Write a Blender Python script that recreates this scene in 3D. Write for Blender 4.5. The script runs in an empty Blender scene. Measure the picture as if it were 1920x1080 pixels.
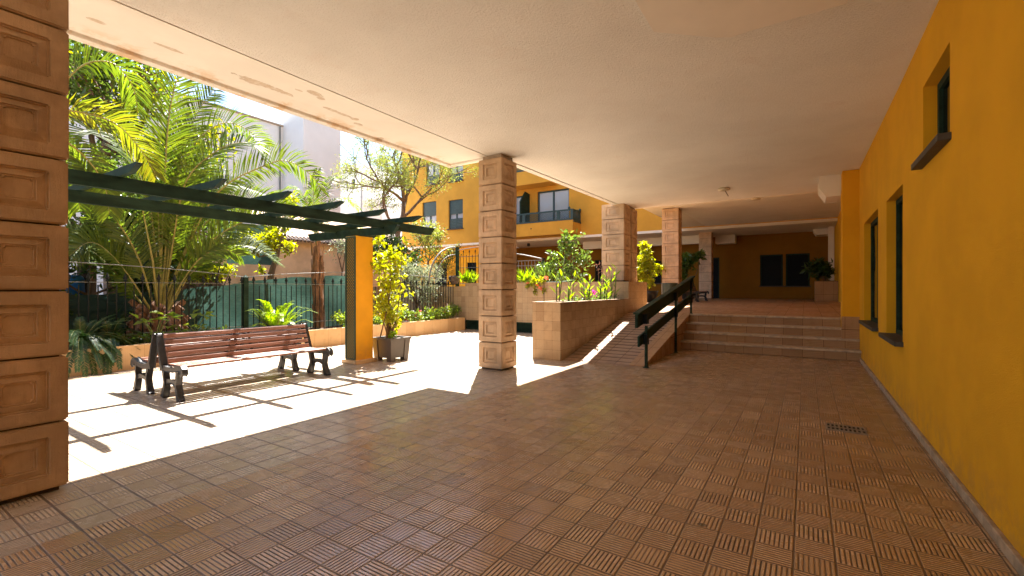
import bpy, bmesh, math, random
import numpy as np
from mathutils import Vector, Matrix
R = math.radians
scn = bpy.context.scene
COL = scn.collection
rng = np.random.default_rng(7)
random.seed(7)

# ---------------------------------------------------------------- camera
FPX = 862.0; CYP = 542.0; TH = math.atan(551 / FPX); ST = math.sin(TH); CT = math.cos(TH); EYE = 1.5
cd = bpy.data.cameras.new("camera"); cam = bpy.data.objects.new("camera", cd); COL.objects.link(cam)
cam.location = (0, 0, EYE); cam.rotation_euler = (R(90), 0, TH)
cd.sensor_width = 36; cd.lens = FPX / 1920 * 36; cd.shift_y = 2 / 1920; cd.clip_end = 2000; cd.clip_start = 0.05
scn.camera = cam

# ---------------------------------------------------------------- light
SUN = Vector((-0.315, 0.494, 1.0)).normalized()
sl = bpy.data.lights.new("sun", 'SUN'); so = bpy.data.objects.new("sun", sl); COL.objects.link(so)
sl.energy = 4.0; sl.angle = R(0.53); sl.color = (1.0, 0.955, 0.89)
so.rotation_euler = SUN.to_track_quat('Z', 'Y').to_euler(); so.location = (-20, 30, 40)
w = bpy.data.worlds.new("World"); scn.world = w; w.use_nodes = True
nt = w.node_tree; nt.nodes.clear()
out = nt.nodes.new('ShaderNodeOutputWorld'); bg = nt.nodes.new('ShaderNodeBackground')
sky = nt.nodes.new('ShaderNodeTexSky'); sky.sky_type = 'NISHITA'; sky.sun_disc = False
sky.sun_elevation = math.asin(SUN.z); sky.sun_rotation = math.atan2(SUN.x, SUN.y); sky.dust_density = .4; sky.air_density = 1.0
tc = nt.nodes.new('ShaderNodeTexCoord'); mp = nt.nodes.new('ShaderNodeMapping'); mp.inputs['Scale'].default_value = (1.0, 1.0, 2.6)
ns = nt.nodes.new('ShaderNodeTexNoise'); ns.inputs['Scale'].default_value = 2.6; ns.inputs['Detail'].default_value = 7; ns.inputs['Roughness'].default_value = .6
mr = nt.nodes.new('ShaderNodeMapRange'); mr.inputs[1].default_value = .46; mr.inputs[2].default_value = .66; mr.inputs[3].default_value = 0; mr.inputs[4].default_value = .85
mx = nt.nodes.new('ShaderNodeMix'); mx.data_type = 'RGBA'; mx.inputs[7].default_value = (2.5, 2.6, 2.75, 1)
L = nt.links.new
L(tc.outputs['Generated'], mp.inputs[0]); L(mp.outputs[0], ns.inputs[0]); L(ns.outputs[0], mr.inputs[0]); L(mr.outputs[0], mx.inputs[0])
L(sky.outputs[0], mx.inputs[6]); L(mx.outputs[2], bg.inputs[0]); L(bg.outputs[0], out.inputs[0]); bg.inputs[1].default_value = .06
scn.view_settings.view_transform = 'Standard'; scn.view_settings.look = 'None'
scn.view_settings.exposure = 2.88; scn.view_settings.gamma = 1
try:
    scn.cycles.max_bounces = 10; scn.cycles.diffuse_bounces = 6; scn.cycles.transparent_max_bounces = 12
    scn.cycles.use_denoising = True
except Exception: pass

# ---------------------------------------------------------------- point helpers
def ray(px, py):
    u = (px - 960) / FPX; v = (CYP - py) / FPX
    return (u * CT - ST, u * ST + CT, v)
def atX(px, py, X):
    r = ray(px, py); t = X / r[0]; return Vector((X, r[1] * t, EYE + r[2] * t))
def atY(px, py, Y):
    r = ray(px, py); t = Y / r[1]; return Vector((r[0] * t, Y, EYE + r[2] * t))
def atZ(px, py, Z=0.):
    r = ray(px, py); t = (Z - EYE) / r[2]; return Vector((r[0] * t, r[1] * t, Z))

# ---------------------------------------------------------------- materials
class NB:
    def __init__(s, name):
        s.m = bpy.data.materials.new(name); s.m.use_nodes = True; s.t = s.m.node_tree; s.t.nodes.clear()
        s.o = s.t.nodes.new('ShaderNodeOutputMaterial'); s.b = s.t.nodes.new('ShaderNodeBsdfPrincipled')
        s.t.links.new(s.b.outputs[0], s.o.inputs[0])
    def put(s, v, sock):
        if v is None: return
        if isinstance(v, bpy.types.NodeSocket): s.t.links.new(v, sock)
        elif isinstance(v, (tuple, list)):
            sock.default_value = tuple(v) + (1,) if (len(v) == 3 and len(sock.default_value) == 4) else v
        else: sock.default_value = v
    def math(s, op, a, b=None, c=None, clamp=False):
        n = s.t.nodes.new('ShaderNodeMath'); n.operation = op; n.use_clamp = clamp
        for i, v in enumerate((a, b, c)): s.put(v, n.inputs[i])
        return n.outputs[0]
    def mix(s, f, a, b, blend='MIX'):
        n = s.t.nodes.new('ShaderNodeMix'); n.data_type = 'RGBA'; n.blend_type = blend
        s.put(f, n.inputs[0]); s.put(a, n.inputs[6]); s.put(b, n.inputs[7]); return n.outputs[2]
    def rng(s, v, a, b, c=0., d=1., smooth=True):
        n = s.t.nodes.new('ShaderNodeMapRange'); n.interpolation_type = 'SMOOTHSTEP' if smooth else 'LINEAR'
        s.put(v, n.inputs[0])
        for i, q in enumerate((a, b, c, d)): n.inputs[i + 1].default_value = q
        return n.outputs[0]
    def pos(s):
        g = s.t.nodes.new('ShaderNodeNewGeometry'); return g
    def xyz(s, v):
        n = s.t.nodes.new('ShaderNodeSeparateXYZ'); s.t.links.new(v, n.inputs[0]); return n.outputs
    def comb(s, x, y, z=0.):
        n = s.t.nodes.new('ShaderNodeCombineXYZ')
        for i, v in enumerate((x, y, z)): s.put(v, n.inputs[i])
        return n.outputs[0]
    def noise(s, scale, detail=4, rough=.55, vec=None, stretch=None):
        n = s.t.nodes.new('ShaderNodeTexNoise'); n.inputs['Scale'].default_value = scale
        n.inputs['Detail'].default_value = detail; n.inputs['Roughness'].default_value = rough
        if vec is None: vec = s.pos().outputs['Position']
        if stretch:
            m = s.t.nodes.new('ShaderNodeMapping'); m.inputs['Scale'].default_value = stretch
            s.t.links.new(vec, m.inputs[0]); vec = m.outputs[0]
        s.t.links.new(vec, n.inputs[0]); return n.outputs[0]
    def bump(s, h, dist=.01, strength=1.):
        n = s.t.nodes.new('ShaderNodeBump'); n.inputs['Distance'].default_value = dist; n.inputs['Strength'].default_value = strength
        s.put(h, n.inputs['Height']); s.t.links.new(n.outputs[0], s.b.inputs['Normal'])
    def col(s, c): s.put(c, s.b.inputs['Base Color'])
    def rough(s, c): s.put(c, s.b.inputs['Roughness'])

def plain(name, c, rough=.6, var=.18, scale=6., bump=0., bscale=60., metal=0., stretch=None, spec=None):
    n = NB(name)
    f = n.noise(scale, 5, .6, stretch=stretch)
    n.col(n.mix(n.rng(f, .3, .7), tuple(x * (1 - var) for x in c), tuple(min(1, x * (1 + var)) for x in c)))
    n.rough(n.rng(f, .25, .75, max(.04, rough - .08), min(1, rough + .08)))
    n.b.inputs['Metallic'].default_value = metal
    if spec is not None: n.b.inputs['Specular IOR Level'].default_value = spec
    if bump: n.bump(n.noise(bscale, 3, .6, stretch=stretch), bump)
    return n.m

def tiles(name, c1, c2, cu=.1965, cv=.192, ou=-.452, ov=2.888, stripes=8, depth=.004, big=False, groove=1., zone=False, wall=False, joint=.045, dirt=.28, rough=.34):
    n = NB(name); g = n.pos(); x, y, z = n.xyz(g.outputs['Position']); nx, ny, nz = n.xyz(g.outputs['True Normal'])
    isz = n.math('GREATER_THAN', n.math('ABSOLUTE', nz), .5)
    isx = n.math('MULTIPLY', n.math('GREATER_THAN', n.math('ABSOLUTE', nx), .6), n.math('SUBTRACT', 1., isz))
    lerp = lambda a, b, t: n.math('ADD', n.math('MULTIPLY', a, n.math('SUBTRACT', 1., t)), n.math('MULTIPLY', b, t))
    u = lerp(x, y, isx); v = lerp(z, y, isz)
    su = n.math('DIVIDE', n.math('SUBTRACT', u, ou), cu); sv = n.math('DIVIDE', n.math('SUBTRACT', v, ov), cv)
    iu = n.math('FLOOR', su); iv = n.math('FLOOR', sv); fu = n.math('FRACT', su); fv = n.math('FRACT', sv)
    par = n.math('FLOORED_MODULO', n.math('ADD', iu, iv), 2.)
    s_ = lerp(fu, fv, par); o_ = lerp(fv, fu, par)
    t = n.math('FRACT', n.math('MULTIPLY', s_, float(stripes)))
    tri = n.math('MULTIPLY', n.math('ABSOLUTE', n.math('SUBTRACT', t, .5)), 2.)
    gr = n.rng(tri, .52, .8)
    endm = n.rng(n.math('MINIMUM', o_, n.math('SUBTRACT', 1., o_)), .03, .07)
    gr = n.math('MULTIPLY', gr, endm)
    e = n.math('MINIMUM', n.math('MINIMUM', fu, n.math('SUBTRACT', 1., fu)), n.math('MINIMUM', fv, n.math('SUBTRACT', 1., fv)))
    jo = n.rng(e, joint * .35, joint, 1., 0.)
    wn = n.t.nodes.new('ShaderNodeTexWhiteNoise'); wn.noise_dimensions = '2D'
    n.t.links.new(n.comb(iu, iv), wn.inputs['Vector']); rc = wn.outputs['Value']
    # whole 2x2 tile
    su2 = n.math('DIVIDE', su, 2.); sv2 = n.math('DIVIDE', sv, 2.)
    fu2 = n.math('FRACT', su2); fv2 = n.math('FRACT', sv2)
    e2 = n.math('MINIMUM', n.math('MINIMUM', fu2, n.math('SUBTRACT', 1., fu2)), n.math('MINIMUM', fv2, n.math('SUBTRACT', 1., fv2)))
    jo2 = n.rng(e2, .014, .032, 1., 0.)
    wn2 = n.t.nodes.new('ShaderNodeTexWhiteNoise'); wn2.noise_dimensions = '2D'
    n.t.links.new(n.comb(n.math('FLOOR', su2), n.math('FLOOR', sv2)), wn2.inputs['Vector']); rt = wn2.outputs['Value']
    big_n = n.noise(.9, 5, .6); mid = n.noise(7., 5, .65); fine = n.noise(90., 3, .6)
    worn = n.math('ADD', n.math('MULTIPLY', rc, .45), n.math('MULTIPLY', mid, .75))      # per-cell wear
    gstr = n.rng(worn, .25, .75, .62 * groove, 1. * groove)
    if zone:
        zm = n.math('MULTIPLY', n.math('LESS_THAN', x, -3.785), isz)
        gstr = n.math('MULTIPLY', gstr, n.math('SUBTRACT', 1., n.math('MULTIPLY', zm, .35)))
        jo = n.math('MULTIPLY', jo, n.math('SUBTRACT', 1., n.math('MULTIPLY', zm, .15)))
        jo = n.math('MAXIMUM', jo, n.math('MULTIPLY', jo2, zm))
    elif big: jo = n.math('MAXIMUM', n.math('MULTIPLY', jo, .3), jo2)
    gr = n.math('MULTIPLY', gr, gstr)
    mask = n.math('MAXIMUM', gr, n.math('MULTIPLY', jo, .88))
    cc = n.mix(n.math('ADD', n.math('MULTIPLY', rc, .55), n.math('MULTIPLY', rt, .45)), c1, c2)
    cc = n.mix(n.rng(n.math('FRACT', n.math('MULTIPLY', rc, 5.7)), .55, 1., 0., .45), cc, (c1[0] * .62, c1[1] * .55, c1[2] * .48))
    cc = n.mix(n.rng(big_n, .35, .8, 0., .4), cc, tuple(q * .62 for q in c1))
    cc = n.mix(n.rng(mid, .52, .85, 0., .5), cc, tuple(q * .5 for q in c1))
    cc = n.mix(n.rng(fine, .55, .75, 0., .35), cc, tuple(q * .55 for q in c1))
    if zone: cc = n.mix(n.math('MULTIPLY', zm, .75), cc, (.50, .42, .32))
    if zone:
        for sx, sy, sr in ((-.556, 3.117, .032), (-1.62, 3.45, .018), (-2.35, 2.93, .03), (.15, 2.4, .02), (-1.1, 4.6, .02), (-2.9, 4.4, .025), (-3.2, 3.1, .02)):
            dd = n.math('ADD', n.math('ADD', n.math('POWER', n.math('DIVIDE', n.math('SUBTRACT', x, sx), sr), 2.), n.math('POWER', n.math('DIVIDE', n.math('SUBTRACT', y, sy), sr * .7), 2.)), n.math('MULTIPLY', n.math('SUBTRACT', fine, .5), 2.))
            cc = n.mix(n.rng(dd, .7, 1.1, .85, 0.), cc, (.03, .02, .012))
    n.col(n.mix(mask, cc, (c1[0] * dirt, c1[1] * dirt * .8, c1[2] * dirt * .65)))
    n.rough(n.math('ADD', n.math('ADD', n.rng(mid, .3, .7, rough - .08, rough + .12), n.math('MULTIPLY', rc, .1)), n.math('MULTIPLY', mask, .35), clamp=True))
    if zone:
        n.b.inputs['Specular IOR Level'].default_value = .75; n.b.inputs['Coat Weight'].default_value = .05; n.b.inputs['Coat Roughness'].default_value = .16
    h = n.math('ADD', n.math('SUBTRACT', 1., mask), n.math('MULTIPLY', fine, .12))
    n.bump(h, depth)
    if zone: n.t.links.new(n.b.inputs['Normal'].links[0].from_socket, n.b.inputs['Coat Normal'])
    return n.m

M = {}
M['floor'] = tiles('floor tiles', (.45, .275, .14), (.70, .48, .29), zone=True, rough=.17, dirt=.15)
M['step'] = tiles('step tiles', (.36, .185, .075), (.46, .26, .115), cu=.39, cv=.62, ov=.0, stripes=18, joint=.02, depth=.002, groove=.4, rough=.45)
M['ramp'] = tiles('ramp tiles', (.38, .235, .145), (.44, .285, .18), depth=.003, groove=.6, big=True, cu=.196, cv=.21, rough=.5)
M['walltile'] = tiles('wall tiles', (.50, .33, .18), (.62, .45, .27), cu=.195, cv=.2, ou=-4.3, ov=.02, depth=.0025, groove=.8, stripes=9, joint=.03, dirt=.22, rough=.5)
M['lowtile'] = tiles('low wall tiles', (.62, .40, .20), (.70, .48, .26), cu=.4, cv=.6, ou=0., ov=-.12, depth=.0015, groove=.10, stripes=14, joint=.012, dirt=.6, rough=.55)
M['nosing'] = plain('step nosing', (.44, .33, .23), .5, .25, 9., .002, 80)

def stucco(name, c, var=.07, sc=1.1, bump=.006, bs=120, dirty=True):
    n = NB(name); f = n.noise(sc, 6, .6); f2 = n.noise(9., 4, .6); st = n.noise(3.2, 5, .65, stretch=(1, 1, .16))
    c0 = n.mix(n.rng(f, .3, .7), tuple(q * (1 - var) for q in c), tuple(min(1., q * (1 + var)) for q in c))
    if dirty:
        c0 = n.mix(n.rng(st, .54, .8, 0., .14), c0, tuple(q * .75 for q in c))
        sc_ = n.noise(38., 6, .75); c0 = n.mix(n.rng(sc_, .64, .72, 0., .45), c0, (c[0] * .62, c[1] * .66, c[2] * 1.5 + .01))
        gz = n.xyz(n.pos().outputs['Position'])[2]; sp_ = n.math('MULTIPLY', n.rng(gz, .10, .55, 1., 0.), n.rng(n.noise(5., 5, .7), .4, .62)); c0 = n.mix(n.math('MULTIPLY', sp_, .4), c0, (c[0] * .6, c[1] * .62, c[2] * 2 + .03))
        c0 = n.mix(n.rng(f2, .6, .85, 0., .1), c0, (c[0] * .8, c[1] * .85, c[2] * 1.6 + .01))
    n.col(c0); n.rough(.85); n.b.inputs['Specular IOR Level'].default_value = .25
    n.bump(n.noise(bs, 4, .7), bump); return n.m
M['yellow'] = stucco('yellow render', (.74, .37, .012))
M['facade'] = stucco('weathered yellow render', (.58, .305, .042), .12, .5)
M['shadedyellow'] = stucco('yellow render darkened for shade', (.24, .105, .007))  # shade of the recessed end wall is put into this darker yellow
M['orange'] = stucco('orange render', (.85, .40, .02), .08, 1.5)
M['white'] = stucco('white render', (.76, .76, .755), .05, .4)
M['cream'] = stucco('cream paint', (.80, .74, .65), .05, .7, .004, 90, False)
M['smoothcream'] = plain('smooth cream paint', (.78, .71, .61), .7, .05, 1.2)
def ceiling_mat():
    n = NB('textured cream ceiling'); f = n.noise(.6, 5, .6); sp = n.noise(70, 4, .7); sp2 = n.noise(34, 3, .6)
    c = n.mix(n.rng(f, .3, .7), (.82, .79, .73), (.90, .87, .81))
    c = n.mix(n.rng(n.noise(1.7, 5, .6), .55, .8, 0., .25), c, (.74, .60, .51))
    c = n.mix(n.rng(sp, .56, .66, 0., .4), c, (.52, .43, .34))
    n.col(c); n.rough(.9); n.b.inputs['Specular IOR Level'].default_value = .2
    n.bump(n.math('ADD', sp, sp2), .012); return n.m
M['ceiling'] = ceiling_mat()
def eave_mat():
    n = NB('peeling cream eave paint'); g = n.pos(); x, y, z = n.xyz(g.outputs['Position'])
    f = n.noise(1.4, 6, .6); d = n.noise(6., 8, .75); d2 = n.noise(3.0, 6, .65)
    c = n.mix(n.rng(f, .3, .7), (.80, .76, .69), (.86, .82, .75))
    edge = n.rng(x, -6.05, -5.62, 1., 0.)
    st = n.math('MULTIPLY', edge, n.rng(d2, .47, .62))
    c = n.mix(n.math('MULTIPLY', st, .65), c, (.62, .36, .13))
    pat = None
    dn = n.math('MULTIPLY', n.math('SUBTRACT', d, .5), 4.2)
    for px, py, ru, rv in ((495, 158, .34, .055), (470, 152, .13, .05), (590, 174, .1, .06), (600, 183, .06, .04), (622, 205, .13, .035), (645, 214, .14, .04), (665, 222, .06, .05), (672, 232, .09, .04),
                           (712, 259, .07, .07), (320, 90, .14, .028), (182, 38, .07, .03), (760, 285, .05, .03), (560, 168, .05, .02), (250, 130, .05, .02)):
        p = atZ(px, py, 4.0)
        du = n.math('DIVIDE', n.math('SUBTRACT', y, p.y), ru); dv = n.math('DIVIDE', n.math('SUBTRACT', x, p.x), rv)
        q = n.math('ADD', n.math('ADD', n.math('POWER', n.math('ABSOLUTE', du), 2.), n.math('POWER', n.math('ABSOLUTE', dv), 2.)), dn)
        k = n.rng(q, .85, .98, 1., 0.)
        pat = k if pat is None else n.math('MAXIMUM', pat, k)
    c = n.mix(n.math('MULTIPLY', pat, n.rng(n.noise(16., 4, .6), .3, .6, .4, .9)), c, (.58, .46, .34))
    n.col(c); n.rough(.8); n.b.inputs['Specular IOR Level'].default_value = .25
    n.bump(n.math('SUBTRACT', n.math('MULTIPLY', d, .15), pat), .006); return n.m
M['eave'] = eave_mat()
def concrete_block():
    n = NB('tan cast block'); c = (.55, .375, .235)
    f = n.noise(2.5, 6, .65); comb = n.noise(26, 3, .6, stretch=(1, 1, .12)); fi = n.noise(120, 3, .7)
    a = n.mix(n.rng(f, .3, .72), tuple(q * .72 for q in c), tuple(q * 1.22 for q in c))
    a = n.mix(n.rng(comb, .5, .75, 0., .4), a, tuple(q * .62 for q in c))
    a = n.mix(n.rng(fi, .6, .75, 0., .4), a, tuple(q * .5 for q in c))
    g = n.t.nodes.new('ShaderNodeObjectInfo'); a = n.mix(n.math('MULTIPLY', g.outputs['Random'], .45), a, (.60, .43, .28))
    n.col(a); n.rough(.85); n.b.inputs['Specular IOR Level'].default_value = .25
    n.bump(n.math('ADD', n.math('MULTIPLY', comb, .7), n.math('MULTIPLY', fi, .5)), .008); return n.m
M['block'] = concrete_block()
M['gap'] = plain('dark mortar', (.07, .045, .03), .9)
M['neck'] = plain('grey cement neck', (.42, .34, .26), .85, .2, 8, .006, 40)
M['green'] = plain('dark green paint', (.015, .032, .021), .65, .4, 9., .002, 30, spec=.12, stretch=(1, .25, 1))
M['latticegreen'] = plain('weathered lattice green', (.035, .06, .03), .6, .3, 5.)
M['bluegreen'] = plain('blue green paint', (.018, .048, .052), .45, .2, 4.)
M['iron'] = plain('dark cast iron', (.022, .022, .025), .42, .3, 10., .002, 70)
M['wire'] = plain('galvanised wire', (.15, .155, .15), .55, .1, 10)
M['blacksteel'] = plain('black fence paint', (.009, .012, .012), .6, .2, 8., spec=.2)
def wood():
    n = NB('red brown slats'); c = (.20, .088, .055)
    g = n.noise(14, 5, .6, stretch=(1, .06, 1)); f = n.noise(60, 3, .6, stretch=(1, .05, 1))
    a = n.mix(n.rng(g, .3, .7), tuple(q * .65 for q in c), tuple(q * 1.5 for q in c)); a = n.mix(n.rng(f, .55, .7, 0., .4), a, tuple(q * .5 for q in c))
    n.col(a); n.rough(n.rng(g, .3, .7, .27, .42)); n.bump(f, .002); return n.m
M['wood'] = wood()
M['sill'] = plain('dark stone sill', (.05, .04, .033), .6, .25, 14, .003, 60)
M['skirt'] = plain('worn stone skirting', (.36, .27, .19), .75, .3, 10, .006, 30)
def glass(name, c, r=.04):
    n = NB(name); n.col(c); n.rough(r); n.b.inputs['Specular IOR Level'].default_value = .8
    n.bump(n.noise(1.3, 2, .5), .01); return n.m
M['glass'] = glass('dark window glass', (.006, .008, .011))
M['farglass'] = plain('unlit window glass', (.005, .006, .008), .5, spec=.1)
M['paleglass'] = glass('curtained window glass', (.33, .36, .42), .08)
M['dark'] = plain('dark interior', (.012, .012, .014), .7)
M['soil'] = plain('dark soil', (.07, .045, .028), .95, .4, 14, .03, 25)
M['ground'] = plain('dry earth', (.20, .15, .10), .95, .3, 2., .03, 12)
M['net'] = None
M['pot'] = plain('taupe plastic planter', (.085, .07, .058), .5, .12, 5., .001, 60)
M['bowl'] = plain('black bowl pot', (.012, .011, .011), .4)
M['bin'] = plain('dark green bin steel', (.03, .045, .042), .35, .3, 4., metal=.3)
M['bark'] = plain('grey brown bark', (.14, .095, .065), .9, .4, 12, .02, 30, stretch=(1, 1, .3))
M['palmbark'] = plain('fibrous palm bark', (.20, .11, .065), .95, .5, 16, .03, 25, stretch=(1, 1, .25))
M['stone'] = plain('dark rubble stone', (.11, .075, .06), .9, .45, 5, .05, 9)
M['oldplaster'] = stucco('old peeling plaster', (.66, .47, .33), .22, .9, .01, 30)
M['claytile'] = plain('old clay roof tiles', (.40, .29, .26), .9, .25, 3., .03, 18)
M['blue'] = plain('blue plastic', (.02, .16, .50), .5)
M['terracotta'] = plain('terracotta', (.32, .12, .05), .8)
M['hose'] = plain('pale green hose', (.35, .50, .45), .4)
M['lamp'] = plain('cream lamp plastic', (.62, .54, .40), .4)
M['blackwell'] = plain('black drain well', (.004, .004, .004), .9, spec=.0)
M['grate'] = plain('worn steel grate', (.24, .19, .14), .6, .3, 20, metal=.1)

def leafmat(name, c1, c2, trans=.45, rough=.42, third=None):
    n = NB(name); g = n.pos(); r = g.outputs['Random Per Island']
    f = n.noise(1.1, 3, .6)
    k = n.math('ADD', n.math('MULTIPLY', r, .7), n.math('MULTIPLY', f, .45), clamp=True)
    c = n.mix(n.rng(k, .15, .95, smooth=False), c1, c2)
    if third: c = n.mix(n.rng(n.math('FRACT', n.math('MULTIPLY', r, 7.13)), .9, .93, 0., 1.), c, third)
    n.col(c); n.rough(rough)
    tr = n.t.nodes.new('ShaderNodeBsdfTranslucent'); hs = n.t.nodes.new('ShaderNodeHueSaturation')
    hs.inputs['Saturation'].default_value = 1.1; hs.inputs['Value'].default_value = 1.8; hs.inputs['Hue'].default_value = .49
    n.t.links.new(c, hs.inputs['Color']); n.t.links.new(hs.outputs[0], tr.inputs[0])
    ms = n.t.nodes.new('ShaderNodeMixShader'); ms.inputs[0].default_value = trans
    n.t.links.new(n.b.outputs[0], ms.inputs[1]); n.t.links.new(tr.outputs[0], ms.inputs[2]); n.t.links.new(ms.outputs[0], n.o.inputs[0])
    return n.m
M['palm'] = leafmat('palm leaflets', (.045, .088, .012), (.135, .185, .022), .5, .5)
M['palmyellow'] = leafmat('yellowing palm leaflets', (.065, .105, .012), (.19, .19, .02), .45, .5)
M['rachis'] = plain('palm leaf stalk', (.24, .22, .06), .5, .2, 8)
M['lime'] = leafmat('lime leaves', (.15, .20, .012), (.36, .36, .02), .5, .45)
M['leaf'] = leafmat('mid green leaves', (.05, .095, .018), (.12, .18, .03), .42, .4)
M['darkleaf'] = leafmat('dark green leaves', (.022, .05, .012), (.06, .11, .022), .35, .4)
M['olive'] = leafmat('silvery olive leaves', (.12, .15, .075), (.26, .29, .17), .3, .5)
M['feather'] = leafmat('feathery leaves', (.10, .13, .03), (.22, .25, .05), .45, .5)
M['fern'] = leafmat('bright fern leaves', (.10, .18, .012), (.22, .33, .03), .5, .42)
M['darkfern'] = leafmat('shaded fern leaves', (.02, .055, .015), (.06, .12, .03), .4, .35)
M['hedge'] = leafmat('bedding leaves', (.07, .13, .02), (.20, .26, .035), .4, .42)
M['red'] = leafmat('red petals', (.45, .02, .03), (.6, .06, .1), .3, .5)
M['coral'] = leafmat('coral petals', (.60, .14, .06), (.68, .26, .15), .4, .5)
M['rust'] = leafmat('rusty leaves', (.12, .05, .035), (.19, .10, .06), .25, .5)
M['pink'] = leafmat('magenta petals', (.5, .03, .25), (.7, .12, .4), .3, .5)
M['stem'] = plain('green stem', (.10, .13, .03), .5, .2, 12)
M['cane'] = plain('thin brown cane', (.16, .10, .05), .7, .2, 12)
def netmat():
    n = NB('green shade netting'); f = n.noise(1.6, 4, .6); q = n.noise(60, 2, .5, stretch=(1, .2, 1)); h = n.noise(4., 4, .6, stretch=(1, .2, 1.6))
    c = n.mix(n.rng(f, .35, .7), (.03, .068, .054), (.052, .105, .085)); c = n.mix(n.rng(q, .5, .65, 0., .35), c, (.012, .04, .03))
    n.col(c); n.rough(.7)
    n.bump(h, .09); tr = n.t.nodes.new('ShaderNodeBsdfTranslucent'); n.t.links.new(c, tr.inputs[0])
    ms = n.t.nodes.new('ShaderNodeMixShader'); ms.inputs[0].default_value = .5
    n.t.links.new(n.b.outputs[0], ms.inputs[1]); n.t.links.new(tr.outputs[0], ms.inputs[2]); n.t.links.new(ms.outputs[0], n.o.inputs[0]); return n.m
M['net'] = netmat()

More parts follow.
